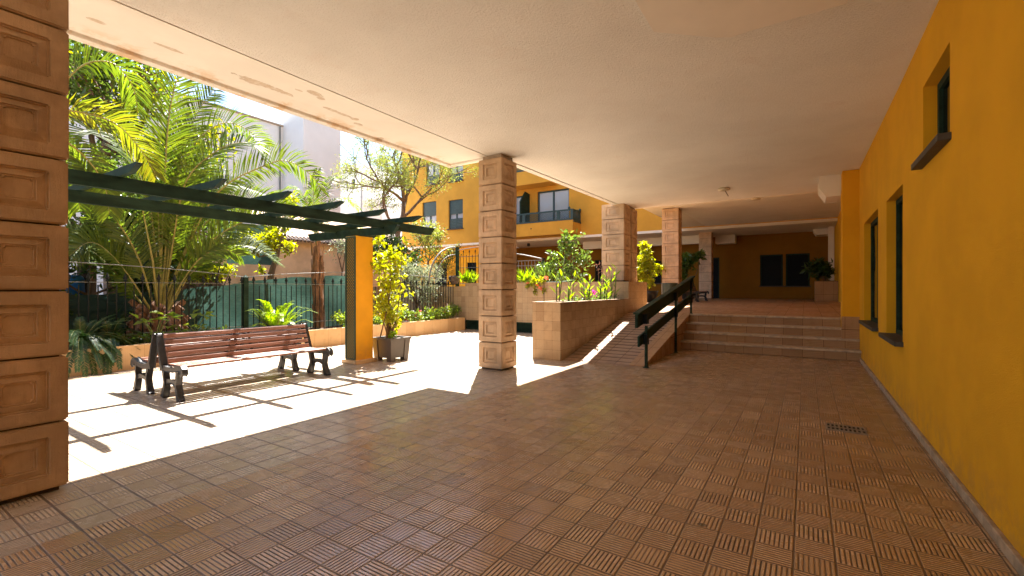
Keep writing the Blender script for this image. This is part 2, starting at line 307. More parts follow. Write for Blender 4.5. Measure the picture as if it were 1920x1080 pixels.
# ---------------------------------------------------------------- mesh builder
class MB:
    def __init__(s): s.v = []; s.f = []
    def add(s, vs, fs):
        o = len(s.v); s.v += [tuple(v) for v in vs]; s.f += [tuple(i + o for i in f) for f in fs]; return s
    def box(s, x0, x1, y0, y1, z0, z1):
        return s.add([(x0, y0, z0), (x1, y0, z0), (x1, y1, z0), (x0, y1, z0), (x0, y0, z1), (x1, y0, z1), (x1, y1, z1), (x0, y1, z1)],
                     [(0, 3, 2, 1), (4, 5, 6, 7), (0, 1, 5, 4), (1, 2, 6, 5), (2, 3, 7, 6), (3, 0, 4, 7)])
    def hexa(s, p):
        return s.add(p, [(0, 3, 2, 1), (4, 5, 6, 7), (0, 1, 5, 4), (1, 2, 6, 5), (2, 3, 7, 6), (3, 0, 4, 7)])
    def quad(s, a, b, c, d): return s.add([a, b, c, d], [(0, 1, 2, 3)])
    def prism(s, poly, axis, a, b):
        n = len(poly); vs = []
        for c in (a, b):
            for p, q in poly: vs.append((c, p, q) if axis == 'x' else (p, c, q) if axis == 'y' else (p, q, c))
        return s.add(vs, [tuple(range(n)), tuple(range(2 * n - 1, n - 1, -1))] + [(i, (i + 1) % n, n + (i + 1) % n, n + i) for i in range(n)])
    def bar(s, a, b, w, h=None, up=(0, 0, 1)):
        a = Vector(a); b = Vector(b); h = h or w; d = (b - a).normalized(); up = Vector(up)
        if abs(d.dot(up)) > .98: up = Vector((0, 1, 0))
        x = d.cross(up).normalized() * w / 2; y = x.cross(d).normalized() * h / 2
        return s.hexa([a - x - y, a + x - y, b + x - y, b - x - y, a - x + y, a + x + y, b + x + y, b - x + y])
    def tube(s, pts, r, n=6, cap=True):
        pts = [Vector(p) for p in pts]; k = len(pts); rs = r if isinstance(r, (list, tuple)) else [r] * k
        o = len(s.v); ref = Vector((.31, .17, .93)); 
        for i, p in enumerate(pts):
            d = (pts[min(i + 1, k - 1)] - pts[max(i - 1, 0)])
            d = d.normalized() if d.length > 1e-9 else Vector((0, 0, 1))
            rf = ref if abs(d.dot(ref)) < .9 else Vector((1, 0, 0))
            x = d.cross(rf).normalized(); y = d.cross(x)
            for j in range(n):
                t = 2 * math.pi * j / n; s.v.append(tuple(p + (x * math.cos(t) + y * math.sin(t)) * rs[i]))
        for i in range(k - 1):
            for j in range(n):
                a = o + i * n + j; b = o + i * n + (j + 1) % n; s.f.append((a, b, b + n, a + n))
        if cap: s.f.append(tuple(o + j for j in range(n))[::-1]); s.f.append(tuple(o + (k - 1) * n + j for j in range(n)))
        return s
    def lathe(s, c, prof, n=24):
        o = len(s.v); c = Vector(c)
        for r, z in prof:
            for j in range(n):
                t = 2 * math.pi * j / n; s.v.append((c.x + r * math.cos(t), c.y + r * math.sin(t), c.z + z))
        for i in range(len(prof) - 1):
            for j in range(n):
                a = o + i * n + j; b = o + i * n + (j + 1) % n; s.f.append((a, b, b + n, a + n))
        return s
    def ribbon(s, path, wid, y0, y1):           # polyline in the XZ plane with width, extruded along Y
        pts = [Vector((p[0], p[1])) for p in path]; k = len(pts); L_ = []; R_ = []
        for i, p in enumerate(pts):
            d = (pts[min(i + 1, k - 1)] - pts[max(i - 1, 0)]).normalized(); nn = Vector((-d.y, d.x)); ww = wid[i] if isinstance(wid, (list, tuple)) else wid
            L_.append(p + nn * ww / 2); R_.append(p - nn * ww / 2)
        poly = [(q.x, q.y) for q in L_] + [(q.x, q.y) for q in R_[::-1]]
        vs = [(p, y0, q) for p, q in poly] + [(p, y1, q) for p, q in poly]; n = 2 * k
        fs = [(i, i + 1, n - 2 - i, n - 1 - i) for i in range(k - 1)]
        fs += [tuple(x + n for x in f[::-1]) for f in fs] + [(i, (i + 1) % n, n + (i + 1) % n, n + i) for i in range(n)]
        return s.add(vs, fs)
    def holes(s, axis, c, u0, u1, z0, z1, hs, depth):
        us = sorted({u0, u1} | {h[0] for h in hs} | {h[1] for h in hs}); zs = sorted({z0, z1} | {h[2] for h in hs} | {h[3] for h in hs})
        P = (lambda u, z, q=0.: (c + q, u, z)) if axis == 'x' else (lambda u, z, q=0.: (u, c + q, z))
        for i in range(len(us) - 1):
            for j in range(len(zs) - 1):
                um = (us[i] + us[i + 1]) / 2; zm = (zs[j] + zs[j + 1]) / 2
                if any(h[0] < um < h[1] and h[2] < zm < h[3] for h in hs): continue
                s.quad(P(us[i], zs[j]), P(us[i + 1], zs[j]), P(us[i + 1], zs[j + 1]), P(us[i], zs[j + 1]))
        for a, b, d, e in hs:
            s.quad(P(a, d), P(a, e), P(a, e, depth), P(a, d, depth)); s.quad(P(b, d), P(b, e), P(b, e, depth), P(b, d, depth))
            s.quad(P(a, d), P(b, d), P(b, d, depth), P(a, d, depth)); s.quad(P(a, e), P(b, e), P(b, e, depth), P(a, e, depth))
        return s
    def build(s, name, mat, parent=None, bevel=0., smooth=False, off=None, seg=2):
        me = bpy.data.meshes.new(name); o_ = Vector(off) if off is not None else (wloc(parent) if parent else Vector((0, 0, 0)))
        me.from_pydata([(a - o_.x, b - o_.y, c - o_.z) for a, b, c in s.v], [], s.f); me.materials.append(M[mat] if isinstance(mat, str) else mat)
        if smooth: me.polygons.foreach_set('use_smooth', [True] * len(me.polygons))
        me.update(); ob = bpy.data.objects.new(name, me); COL.objects.link(ob)
        if parent: ob.parent = parent
        elif off is not None: ob.location = o_
        if bevel:
            b = ob.modifiers.new('bevel', 'BEVEL'); b.width = bevel; b.segments = seg; b.limit_method = 'ANGLE'; b.angle_limit = R(50)
        return ob
def wloc(o):
    l = Vector((0, 0, 0))
    while o: l += o.location; o = o.parent
    return l
def tag(o, label=None, cat=None, group=None, kind=None):
    if label: o['label'] = label
    if cat: o['category'] = cat
    if group: o['group'] = group
    if kind: o['kind'] = kind
    return o
def thing(name, loc, label, cat, group=None):
    o = bpy.data.objects.new(name, None); COL.objects.link(o); o.location = loc; o.empty_display_size = .2
    return tag(o, label, cat, group)
def copy_tree(o, parent=None):
    c = o.copy(); COL.objects.link(c); c.parent = parent
    for ch in list(o.children): copy_tree(ch, c)
    return c

# leaves: two folded triangles each, many per mesh
def leafmesh(P, D, U, Ln, Wd, name, mat, parent, fold=.18, loc=None):
    P = np.asarray(P, float); D = np.asarray(D, float); U = np.asarray(U, float); k = len(P)
    D /= np.linalg.norm(D, axis=1, keepdims=True) + 1e-9
    S_ = np.cross(D, U); S_ /= np.linalg.norm(S_, axis=1, keepdims=True) + 1e-9; N_ = np.cross(S_, D)
    Ln = np.broadcast_to(np.asarray(Ln, float), (k,))[:, None]; Wd = np.broadcast_to(np.asarray(Wd, float), (k,))[:, None]
    m = P + D * Ln * .45; t = P + D * Ln - N_ * Ln * .14
    V = np.stack([P, m + S_ * Wd * .5 + N_ * Wd * fold, t, m - S_ * Wd * .5 + N_ * Wd * fold], 1).reshape(-1, 3)
    o_ = np.array(wloc(parent)) if parent else np.array(loc if loc is not None else (0, 0, 0)); V = V - o_
    idx = (np.arange(k)[:, None] * 4 + np.array([0, 1, 2, 0, 2, 3])[None, :]).reshape(-1)
    me = bpy.data.meshes.new(name); me.vertices.add(4 * k); me.vertices.foreach_set('co', V.reshape(-1).astype(np.float32))
    me.loops.add(6 * k); me.loops.foreach_set('vertex_index', idx.astype(np.int32)); me.polygons.add(2 * k)
    me.polygons.foreach_set('loop_start', (np.arange(2 * k) * 3).astype(np.int32))
    me.update(calc_edges=True); me.validate(); me.materials.append(M[mat])
    ob = bpy.data.objects.new(name, me); COL.objects.link(ob)
    if parent: ob.parent = parent
    elif loc is not None: ob.location = loc
    return ob
def rdir(n, zb=0.):
    d = rng.normal(size=(n, 3)); d /= np.linalg.norm(d, axis=1, keepdims=True); d[:, 2] += zb; return d
def blob(c, r, n, squash=(1, 1, 1)):
    d = rng.normal(size=(n, 3)); d /= np.linalg.norm(d, axis=1, keepdims=True)
    return np.asarray(c) + d * (rng.random((n, 1)) ** .45) * r * np.asarray(squash)
def foliage(clusters, L_, W_, name, mat, parent, zb=.2, loc=None, jit=.35, squash=(1, 1, 1)):
    P = np.concatenate([blob(c, r, n, squash) for c, r, n in clusters]); k = len(P)
    s = 1 + jit * (rng.random(k) * 2 - 1)
    return leafmesh(P, rdir(k, zb), rdir(k, .9), L_ * s, W_ * s, name, mat, parent, loc=loc)

def grow(p, d, ln, r, depth, tubes, tips, spread=.7, up=.12, kids=3, shrink=.68):
    p = Vector(p); d = Vector(d).normalized(); pts = [p.copy()]; q = p.copy(); dd = d.copy()
    for i in range(3):
        dd = (dd + Vector(rng.normal(size=3)) * .13 + Vector((0, 0, up * .5))).normalized(); q = q + dd * ln / 3; pts.append(q.copy())
    tubes.append((pts, [r, r * .88, r * .76, r * .62]))
    if depth == 0: tips.append((q.copy(), dd.copy())); return
    for i in range(kids):
        a = (dd + Vector(rng.normal(size=3)) * spread + Vector((0, 0, up))).normalized()
        st = pts[3] if i else pts[2]
        grow(st, a, ln * shrink * (.8 + .4 * random.random()), r * .6, depth - 1, tubes, tips, spread, up, kids, shrink)
    if depth <= 2: tips.append((q.copy(), dd.copy()))

def frond(path, leaf, n, name, parent, mat='palm', droop=.5, v=.35, wid=.03, r0=.022, start=.22, side=None, roll=0.):
    pts = [Vector(p) for p in path]
    # Catmull-Rom resample
    res = []
    for i in range(len(pts) - 1):
        a = pts[max(i - 1, 0)]; b = pts[i]; c = pts[i + 1]; d = pts[min(i + 2, len(pts) - 1)]
        for k in range(8):
            t = k / 8; res.append(.5 * ((2 * b) + (c - a) * t + (2 * a - 5 * b + 4 * c - d) * t * t + (3 * b - a - 3 * c + d) * t ** 3))
    res.append(pts[-1]); A = np.array([tuple(p) for p in res])
    seg = np.linalg.norm(np.diff(A, axis=0), axis=1); cum = np.concatenate([[0], np.cumsum(seg)]); tot = cum[-1]
    mb = MB(); mb.tube(res[::2] if len(res) % 2 else res, [r0 * (1 - .85 * i / max(1, len(res[::2]) - 1)) for i in range(len(res[::2]) if len(res) % 2 else len(res))], 5)
    ob = mb.build(name, 'rachis', parent, smooth=True)
    s = np.linspace(start, 1., n); V = []; F = []
    o_ = np.array(wloc(parent))
    for sgn in (-1, 1):
        for k, q in enumerate(s + rng.normal(size=n) * .004):
            q = min(max(q, 0.), 1.); x = q * tot; p = np.array([np.interp(x, cum, A[:, j]) for j in range(3)])
            p2 = np.array([np.interp(min(x + .06, tot), cum, A[:, j]) for j in range(3)]); p1 = np.array([np.interp(max(x - .06, 0), cum, A[:, j]) for j in range(3)])
            T = p2 - p1; T /= np.linalg.norm(T) + 1e-9
            up = np.array((0, 0, 1.)); S_ = np.cross(T, up)
            if side is not None and np.linalg.norm(S_) < .55: S_ = np.array(side, float)
            S_ /= np.linalg.norm(S_) + 1e-9; N_ = np.cross(S_, T)
            S_, N_ = S_ * math.cos(roll) + N_ * math.sin(roll), N_ * math.cos(roll) - S_ * math.sin(roll)
            prof = .35 + .65 * math.sin(math.pi * min(1, (q - start) / (1 - start) * .82 + .12)) ** .8
            ln = leaf * prof * (.88 + .24 * random.random())
            ang = .55 + .35 * q
            D = T * ang + S_ * sgn * .8 + N_ * v + rng.normal(size=3) * .06; D /= np.linalg.norm(D)
            D2 = D * .9 + np.array((0, 0, -droop * (.6 + .8 * random.random()))); D2 /= np.linalg.norm(D2)
            m = p + D * ln * .5; t = m + D2 * ln * .5
            wv = np.cross(D, N_); wv /= np.linalg.norm(wv) + 1e-9; wv = wv * wid * .5
            b = len(V); V += [p - wv * .6 - o_, p + wv * .6 - o_, m + wv - o_, m - wv - o_, t - o_]; F += [(b, b + 1, b + 2, b + 3), (b + 3, b + 2, b + 4)]
    me = bpy.data.meshes.new('leaflets'); me.from_pydata([tuple(x) for x in V], [], F); me.materials.append(M[mat]); me.update()
    lo = bpy.data.objects.new('leaflets', me); COL.objects.link(lo); lo.parent = ob
    return ob

# ================================================================ SETTING
def struct(name, mb, mat, **k): return tag(mb.build(name, mat, **k), kind='structure')
struct('ground', MB().quad((-250, -200, -.12), (250, -200, -.12), (250, 400, -.12), (-250, 400, -.12)), 'ground')
struct('courtyard_floor', MB().box(-10.62, 1.3, -12, 14.2, -.1, 0), 'floor')
mb = MB(); gx = np.linspace(-26, -10.7, 40); gy = np.linspace(-10, 27, 60)
vs = [(x, y, .30 + .04 * math.sin(x * 2.1 + y) + .03 * math.sin(y * 3.3) + .02 * rng.normal()) for y in gy for x in gx]
mb.add(vs, [(j * 40 + i, j * 40 + i + 1, (j + 1) * 40 + i + 1, (j + 1) * 40 + i) for j in range(59) for i in range(39)])
struct('garden_soil', mb, 'soil', smooth=True)
struct('terrace', MB().box(-30, -5.42, 13.72, 31.5, .2, .92), 'step')
mb = MB(); mb.hexa([(-5.4, 12.97, .2), (1.35, 12.97, .2), (1.35, 19, .2), (-5.4, 19, .2), (-5.4, 12.97, .835), (1.35, 12.97, .835), (1.35, 19, .92), (-5.4, 19, .92)])
mb.box(-5.4, 1.35, 19, 31.5, .2, .92)
struct('landing', mb, 'step')
mb = MB(); nos = MB(); YS = [11.95, 12.28, 12.62, 12.97]
for i, y in enumerate(YS):
    z = .209 * i
    mb.box(-2.66, 1.0, y + .012, 13.0 + .0, z if i == 0 else z + .0, z + .169 + (0 if i < 3 else -.002)) if i < 3 else mb.box(-2.66, 1.0, y + .012, 13.0, z, z + .165)
    nos.box(-2.67, .998, y - .03, (YS[i + 1] + .012 if i < 3 else y + .3), z + .1695, z + .211)
st = struct('steps', mb, 'step'); so_ = nos.build('nosing', 'nosing', st, bevel=.008)
RX0, RX1, RY0, RY1, RZ = -4.3, -2.64, 8.72, 13.0, .842
mb = MB(); mb.hexa([(RX0, RY0, -.05), (RX1, RY0, -.05), (RX1, RY1, -.05), (RX0, RY1, -.05), (RX0, RY0, .004), (RX1, RY0, .004), (RX1, RY1, RZ), (RX0, RY1, RZ)])
rp = struct('ramp', mb, 'ramp')
mb = MB(); sl_ = RZ / (RY1 - RY0)
mb.hexa([(RX1 - .26, RY0 + .05, .006 + .05 * sl_), (RX1 + .03, RY0 + .05, -.02), (RX1 + .03, RY1, RZ - .035), (RX1 - .26, RY1, RZ - .035), (RX1 - .26, RY0 + .05, .016 + .05 * sl_), (RX1 + .03, RY0 + .05, .018 + .05 * sl_), (RX1 + .03, RY1, RZ + .012), (RX1 - .26, RY1, RZ + .012)])
mb.build('kerb_strip', 'step', rp)
mb = MB()
for i in range(1, 21):
    y = RY0 + i * .21; z = .004 + (y - RY0) * sl_
    mb.hexa([(RX0, y - .008, z - .01), (RX1 - .262, y - .008, z - .01), (RX1 - .262, y + .010, z - .01), (RX0, y + .010, z - .01), (RX0, y - .008, z + .006), (RX1 - .262, y - .008, z + .006), (RX1 - .262, y + .010, z + .003), (RX0, y + .010, z + .003)])
mb.build('tread_ridge', 'gap', rp)

# ================================================================ GALLERY BUILDING (right wall, ceiling, eave)
cz = lambda y: 4.0 if y < 7.3 else 4.0 + .0175 * (y - 7.3)
GB = thing('gallery_building', (.97, 5, 0), 'yellow building on the right whose upper floor roofs the shaded walkway', 'building')
WN = [(4.98, 5.98, 2.74, 3.48), (7.10, 8.42, .87, 2.75), (9.32, 11.42, .88, 2.79)]
MB().holes('x', .97, -12, 12.36, 0, 4.2, WN, .13).build('wall', 'yellow', GB)
MB().box(.97, 6, -12.2, -12, 0, 4.2).build('side_wall', 'yellow', GB)
for k, (a, b, c, d) in enumerate(WN):
    f = MB(); X0, X1 = 1.075, 1.13
    f.box(X0, X1, a, a + .07, c, d); f.box(X0, X1, b - .07, b, c, d); f.box(X0, X1, a + .07, b - .07, c, c + .07); f.box(X0, X1, a + .07, b - .07, d - .07, d)
    f.box(X0 - .004, X1, (a + b) / 2 - .035, (a + b) / 2 + .035, c + .07, d - .07)
    fr = f.build('window', 'green', GB)
    MB().box(1.105, 1.12, a + .06, b - .06, c + .06, d - .06).build('pane', 'glass', fr)
    MB().box(.885, 1.10, a - .05, b + .05, c - .055, c + .004).build('sill', 'sill', fr, bevel=.006)
    MB().box(1.0, 1.02, 0, .01, 0, .01)
mb = MB(); mb.box(.94, .975, -12, 11.94, 0, .075); mb.build('skirting', 'skirt', GB, bevel=.008)
MB().box(.672, 1.4, 12.36, 12.94, .0, 4.08).build('pier', 'yellow', GB)
MB().box(.655, .9695, 12.335, 12.36, .0, .90).build('plinth', 'step', GB)
ce = MB(); ce.box(-5.04, 1.3, -12, 7.3, 4.0, 4.3)
ce.hexa([(-4.86, 7.3, 4.0), (1.3, 7.3, 4.0), (1.3, 14.9, cz(14.9)), (-4.86, 14.9, cz(14.9)), (-4.86, 7.3, 4.3), (1.3, 7.3, 4.3), (1.3, 14.9, 4.3), (-4.86, 14.9, 4.3)])
ce.build('ceiling', 'ceiling', GB)
ev = MB(); ev.box(-5.965, -5.048, -12, 7.05, 3.992, 4.26)
ev.hexa([(-5.02, 7.17, 3.985), (-4.875, 7.17, 3.985), (-4.875, 14.9, cz(14.9) - .015), (-5.02, 14.9, cz(14.9) - .015), (-5.02, 7.17, 4.3), (-4.875, 7.17, 4.3), (-4.875, 14.9, 4.3), (-5.02, 14.9, 4.3)])
evo = ev.build('eave', 'eave', GB)
lp = MB(); lp.box(-6.08, -5.965, -12, 7.17, 3.95, 4.27); lp.box(-5.965, -5.02, 7.05, 7.17, 3.955, 4.265); lp.build('drip_edge', 'eave', evo, bevel=.01)
jt = MB(); jt.box(-5.048, -5.04, -12, 7.05, 4.012, 4.2); jt.box(-4.8748, -4.8602, 7.3, 14.9, 4.2, 4.29); jt.build('joint', 'gap', GB)
MB().box(-4.98, 8, -12, 14.9, 4.305, 9.5).build('upper_wall', 'facade', GB)
pn = [atZ(*a, 4.0) for a in [(1193, 0), (1226, 55), (1345, 66), (1372, 65), (1410, 52), (1640, -16)]]
pl_ = [(-1.236, 2.6)] + [(p.x, p.y) for p in pn[1:5]] + [(.30, 4.92), (.30, 2.6)]
MB().prism(pl_, 'z', 3.975, 4.0).build('ceiling_patch', 'smoothcream', GB)
def corbel(x0, x1, y0, y1, zt, h, par):
    c = MB(); c.prism([(x0, zt), (x1, zt), (x1, zt - h * .62), (x1 - .02, zt - h), (x0 + .13, zt - h), (x0, zt - h * .55)], 'y', y0, y1); return c.build('corbel', 'cream', par, bevel=.01)
corbel(.262, .668, 12.75, 13.7, cz(13) - .005, .47, GB)

# small ceiling lamps
def ceil_lamp(p, label, rod):
    t = thing('ceiling_lamp', p, label, 'ceiling lamp', 'small lamps on the walkway ceiling')
    MB().lathe(p, [(0, 0), (.09, 0), (.13, -.015), (.155, -.05), (.13, -.075), (0, -.085)], 20).build('lamp_shade', 'lamp', t, smooth=True)
    if rod: MB().bar(Vector(p) + Vector((.03, .0, -.07)), Vector(p) + Vector((.10, .06, -.22)), .012).build('pull_rod', 'gap', t)
p = atZ(1357, 352, 4.105); ceil_lamp((p.x, p.y, 4.105), 'round cream ceiling lamp with a thin dark rod hanging from it', True)

# ================================================================ RAISED WING AT THE END
RW = thing('raised_wing', (1.3, 20, .9), 'raised far stretch of the covered walkway above the steps', 'building')
WN2 = [(16.2, 17.1, 3.75, 4.6), (19.2, 20.3, 1.75, 3.7)]
MB().holes('x', 1.3, 12.94, 31.5, .8, 5.6, WN2, .15).build('wall', 'yellow', RW)
for a, b, c, d in WN2:
    fr = MB().box(1.42, 1.47, a, b, c, d).build('window', 'green', RW); MB().box(1.41, 1.418, a + .07, b - .07, c + .07, d - .07).build('pane', 'glass', fr)
    MB().box(1.2, 1.43, a - .05, b + .05, c - .06, c + .004).build('sill', 'sill', fr)
C2 = MB(); C2.box(-4.72, 1.6, 20.1, 31.6, 5.0, 5.3); C2.build('ceiling', 'ceiling', RW)
MB().box(-6.0, -4.74, 19.55, 31.6, 5.02, 5.2).build('eave', 'cream', RW)
jj = MB(); jj.box(-4.74, -4.72, 20.1, 31.5, 5.03, 5.2); jj.build('joint', 'gap', RW)
MB().box(-4.85, 1.6, 14.95, 20.09, 5.45, 5.7).build('link_roof', 'cream', RW)
MB().box(-4.85, 1.6, 19.98, 20.095, 5.01, 5.44).build('fascia', 'cream', RW)
MB().box(-4.85, 8, 14.95, 31.5, 5.71, 11).build('upper_wall', 'facade', RW)
corbel(.35, 1.29, 30.3, 31.4, 4.995, .5, RW)
p = atZ(1418, 371, 4.995)
ceil_lamp((p.x, p.y, 4.995), 'small round ceiling lamp further along, on the higher ceiling past the steps', False)

# ================================================================ PILLARS
def block_mesh(wx, wy, h, name, parent, c):
    mb = MB(); rings = [(1., 0.), (.61, 0.), (.585, -.028), (.31, -.006), (.285, -.028)]
    for (ax, sg) in (('x', 1), ('x', -1), ('y', 1), ('y', -1)):
        hw = (wy if ax == 'x' else wx) / 2; hd = (wx if ax == 'x' else wy) / 2; vs = []; fs = []
        for fr, dp in rings:
            for q, z in ((-1, -1), (1, -1), (1, 1), (-1, 1)):
                a = q * hw * fr; zz = h / 2 + z * h / 2 * (fr if fr == 1. else fr * 1.0); d = sg * (hd + dp)
                vs.append((c[0] + d, c[1] + a, c[2] + zz) if ax == 'x' else (c[0] + a, c[1] + d, c[2] + zz))
        for r in range(len(rings) - 1):
            for i in range(4): fs.append((r * 4 + i, r * 4 + (i + 1) % 4, r * 4 + 4 + (i + 1) % 4, r * 4 + 4 + i))
        k = (len(rings) - 1) * 4; fs.append((k, k + 1, k + 2, k + 3)); mb.add(vs, fs)
    x, y = wx / 2, wy / 2
    for z in (0, h): mb.quad((c[0] - x, c[1] - y, c[2] + z), (c[0] + x, c[1] - y, c[2] + z), (c[0] + x, c[1] + y, c[2] + z), (c[0] - x, c[1] + y, c[2] + z))
    ob = mb.build(name, 'block', parent)
    bm = bmesh.new(); bm.from_mesh(ob.data); bmesh.ops.remove_doubles(bm, verts=bm.verts, dist=1e-4); bmesh.ops.recalc_face_normals(bm, faces=bm.faces)
    es = [e for e in bm.edges if len(e.link_faces) == 2 and e.calc_face_angle(0) > 1.4]
    bmesh.ops.bevel(bm, geom=es, offset=.012, segments=2, affect='EDGES', clamp_overlap=True); bm.to_mesh(ob.data); bm.free()
    return ob
def pillar(x0, x1, y0, y1, z0, n, pitch, ztop, label):
    cx, cy = (x0 + x1) / 2, (y0 + y1) / 2; wx, wy = x1 - x0, y1 - y0
    t = thing('pillar', (cx, cy, z0), label, 'pillar', 'patterned block pillars along the walkway')
    MB().box(cx - wx / 2 + .045, cx + wx / 2 - .045, cy - wy / 2 + .045, cy + wy / 2 - .045, z0, z0 + n * pitch).build('core', 'gap', t)
    b0 = block_mesh(wx, wy, pitch - .013, 'block', t, (cx, cy, z0 + .035))
    for i in range(1, n):
        b = b0.copy(); COL.objects.link(b); b.parent = t; b.location = (random.uniform(-.003, .003), random.uniform(-.003, .003), i * pitch)
        b.rotation_euler = (0, 0, random.uniform(-.004, .004))
    s = .10
    MB().box(x0 + s * .6, x1 - s * .6, y0 + s * .6, y1 - s * .6, z0 + n * pitch + .02, ztop).build('neck', 'neck', t)
    return t
pillar(-5.19, -4.67, .60, 1.12, 0, 8, .487, 4.0, 'nearest tan block pillar with embossed squares, cut by the left edge of the photo')
pillar(-5.20, -4.67, 6.96, 7.48, 0, 8, .487, 4.0, 'tan block pillar with embossed squares standing free on the sunlit floor edge')
pillar(-5.39, -4.67, 13.64, 14.27, 1.73, 5, .476, 4.12, 'wide block pillar standing on the tiled end of the long planter')
pillar(-5.33, -4.64, 14.33, 14.86, 1.70, 5, .468, 4.12, 'block pillar half hidden directly behind the one on the planter')
pillar(-5.30, -4.60, 20.45, 21.1, .92, 8, .506, 5.0, 'block pillar on the raised landing behind the litter bin')
pillar(-5.28, -4.60, 28.6, 29.2, .92, 8, .500, 5.0, 'farthest block pillar beside the dark end wall')

# ================================================================ RAILING
t = thing('handrail', (-2.6, 10.5, 0), 'dark green timber handrail with two boards along the ramp', 'railing')
PX = [(-2.56, 8.75, 0., .80), (-2.58, 11.2, 0., 1.25), (-2.6, 13.0, .84, 1.55)]
for x, y, z0, z1 in PX:
    m = MB(); m.box(x - .025, x + .025, y - .025, y + .025, z0, z1); m.box(x - .04, x + .04, y - .05, y + .05, z0, z0 + .012); m.build('post', 'green', t, bevel=.004)
a, b = (8.39, .90), (13.4, 1.70); sl2 = (b[1] - a[1]) / (b[0] - a[0]); zt = lambda y: a[1] + sl2 * (y - a[0])
def board(y0, y1, za, zb, h, x, th, nm):
    m = MB(); m.hexa([(x - th / 2, y0, za - h / 2), (x + th / 2, y0, za - h / 2), (x + th / 2, y1, zb - h / 2), (x - th / 2, y1, zb - h / 2), (x - th / 2, y0, za + h / 2), (x + th / 2, y0, za + h / 2), (x + th / 2, y1, zb + h / 2), (x - th / 2, y1, zb + h / 2)])
    return m.build(nm, 'green', t, bevel=.012)
board(8.39, 13.4, zt(8.39), zt(13.4), .25, -2.64, .06, 'top_board')
m = MB(); m.hexa([(-2.70, 8.38, zt(8.38) + .127), (-2.57, 8.38, zt(8.38) + .127), (-2.57, 13.42, zt(13.42) + .127), (-2.70, 13.42, zt(13.42) + .127), (-2.70, 8.38, zt(8.38) + .165), (-2.57, 8.38, zt(8.38) + .165), (-2.57, 13.42, zt(13.42) + .165), (-2.70, 13.42, zt(13.42) + .165)]); m.build('cap_rail', 'green', t, bevel=.012)
board(8.46, 13.15, .52, .52 + .162 * 4.69, .2, -2.62, .045, 'lower_board')
for x, y, z0, z1 in PX:
    for zc in (zt(y), .52 + .162 * (y - 8.46)):
        MB().box(x - .045, x + .035, y - .06, y + .06, zc - .12, zc + .07).build('bracket', 'blacksteel', t)

# ================================================================ PLANTER BESIDE THE RAMP
t = thing('tiled_planter', (-4.6, 11, 0), 'long tiled planter filled with flowers beside the ramp', 'planter')
m = MB(); X0, X1, Y0, Y1, H_ = -4.97, -4.305, 8.6, 13.06, 1.205
m.box(X0, X1, Y0, Y0 + .12, 0, H_); m.box(X0, X0 + .12, Y0 + .12, Y1, 0, H_); m.box(X1 - .12, X1, Y0 + .12, Y1, 0, H_); m.build('planter_wall', 'walltile', t)
m = MB(); m.box(X0 - .012, X1 + .012, Y0 - .012, Y0 + .132, H_, H_ + .022); m.box(X0 - .012, X0 + .132, Y0 + .132, Y1, H_, H_ + .022); m.box(X1 - .132, X1 + .012, Y0 + .132, Y1, H_, H_ + .022); m.build('coping', 'walltile', t, bevel=.004)
MB().box(X0 + .12, X1 - .12, Y0 + .12, Y1, .2, 1.15).build('soil', 'soil', t)
MB().box(-5.45, -4.335, 13.06, 14.9, 0, 1.72).build('tall_block', 'walltile', t)

# ================================================================ RETAINING WALL, LOUVRES
t = thing('retaining_wall', (-8, 13.6, 0), 'tiled retaining wall with plants along its top behind the free pillar', 'wall')
m = MB(); m.box(-10.70, -5.46, 13.5, 13.72, .36, 1.69); m.box(-7.82, -5.46, 13.505, 13.71, 0, .36); m.box(-16, -10.70, 13.56, 13.78, 0, 1.60); m.build('panel', 'walltile', t)
MB().box(-10.95, -5.46, 13.485, 13.74, 1.69, 1.725).build('coping', 'walltile', t)
for xa, xb in ((-10.68, -9.27), (-9.24, -7.83)):
    m = MB(); m.box(xa, xb, 13.60, 13.64, .02, .355); f = m.build('louvre', 'dark', t)
    m = MB(); m.box(xa, xa + .04, 13.52, 13.6, .02, .355); m.box(xb - .04, xb, 13.52, 13.6, .02, .355); m.box(xa + .04, xb - .04, 13.52, 13.6, .31, .355); m.box(xa + .04, xb - .04, 13.52, 13.6, .02, .06)
    for i in range(6):
        z = .07 + i * .042; m.hexa([(xa + .04, 13.525, z), (xb - .04, 13.525, z), (xb - .04, 13.59, z + .03), (xa + .04, 13.59, z + .03), (xa + .04, 13.525, z + .01), (xb - .04, 13.525, z + .01), (xb - .04, 13.59, z + .04), (xa + .04, 13.59, z + .04)])
    m.build('slats', 'green', f)

# low planter wall along the fence
t = thing('low_planter_wall', (-10.65, 6, 0), 'low peach tiled planter wall running along the iron fence', 'wall')
MB().box(-10.80, -10.60, -8, 13.35, 0, .425).build('face', 'lowtile', t)
MB().box(-10.81, -10.59, -8, 13.36, .425, .45).build('coping', 'lowtile', t, bevel=.004)

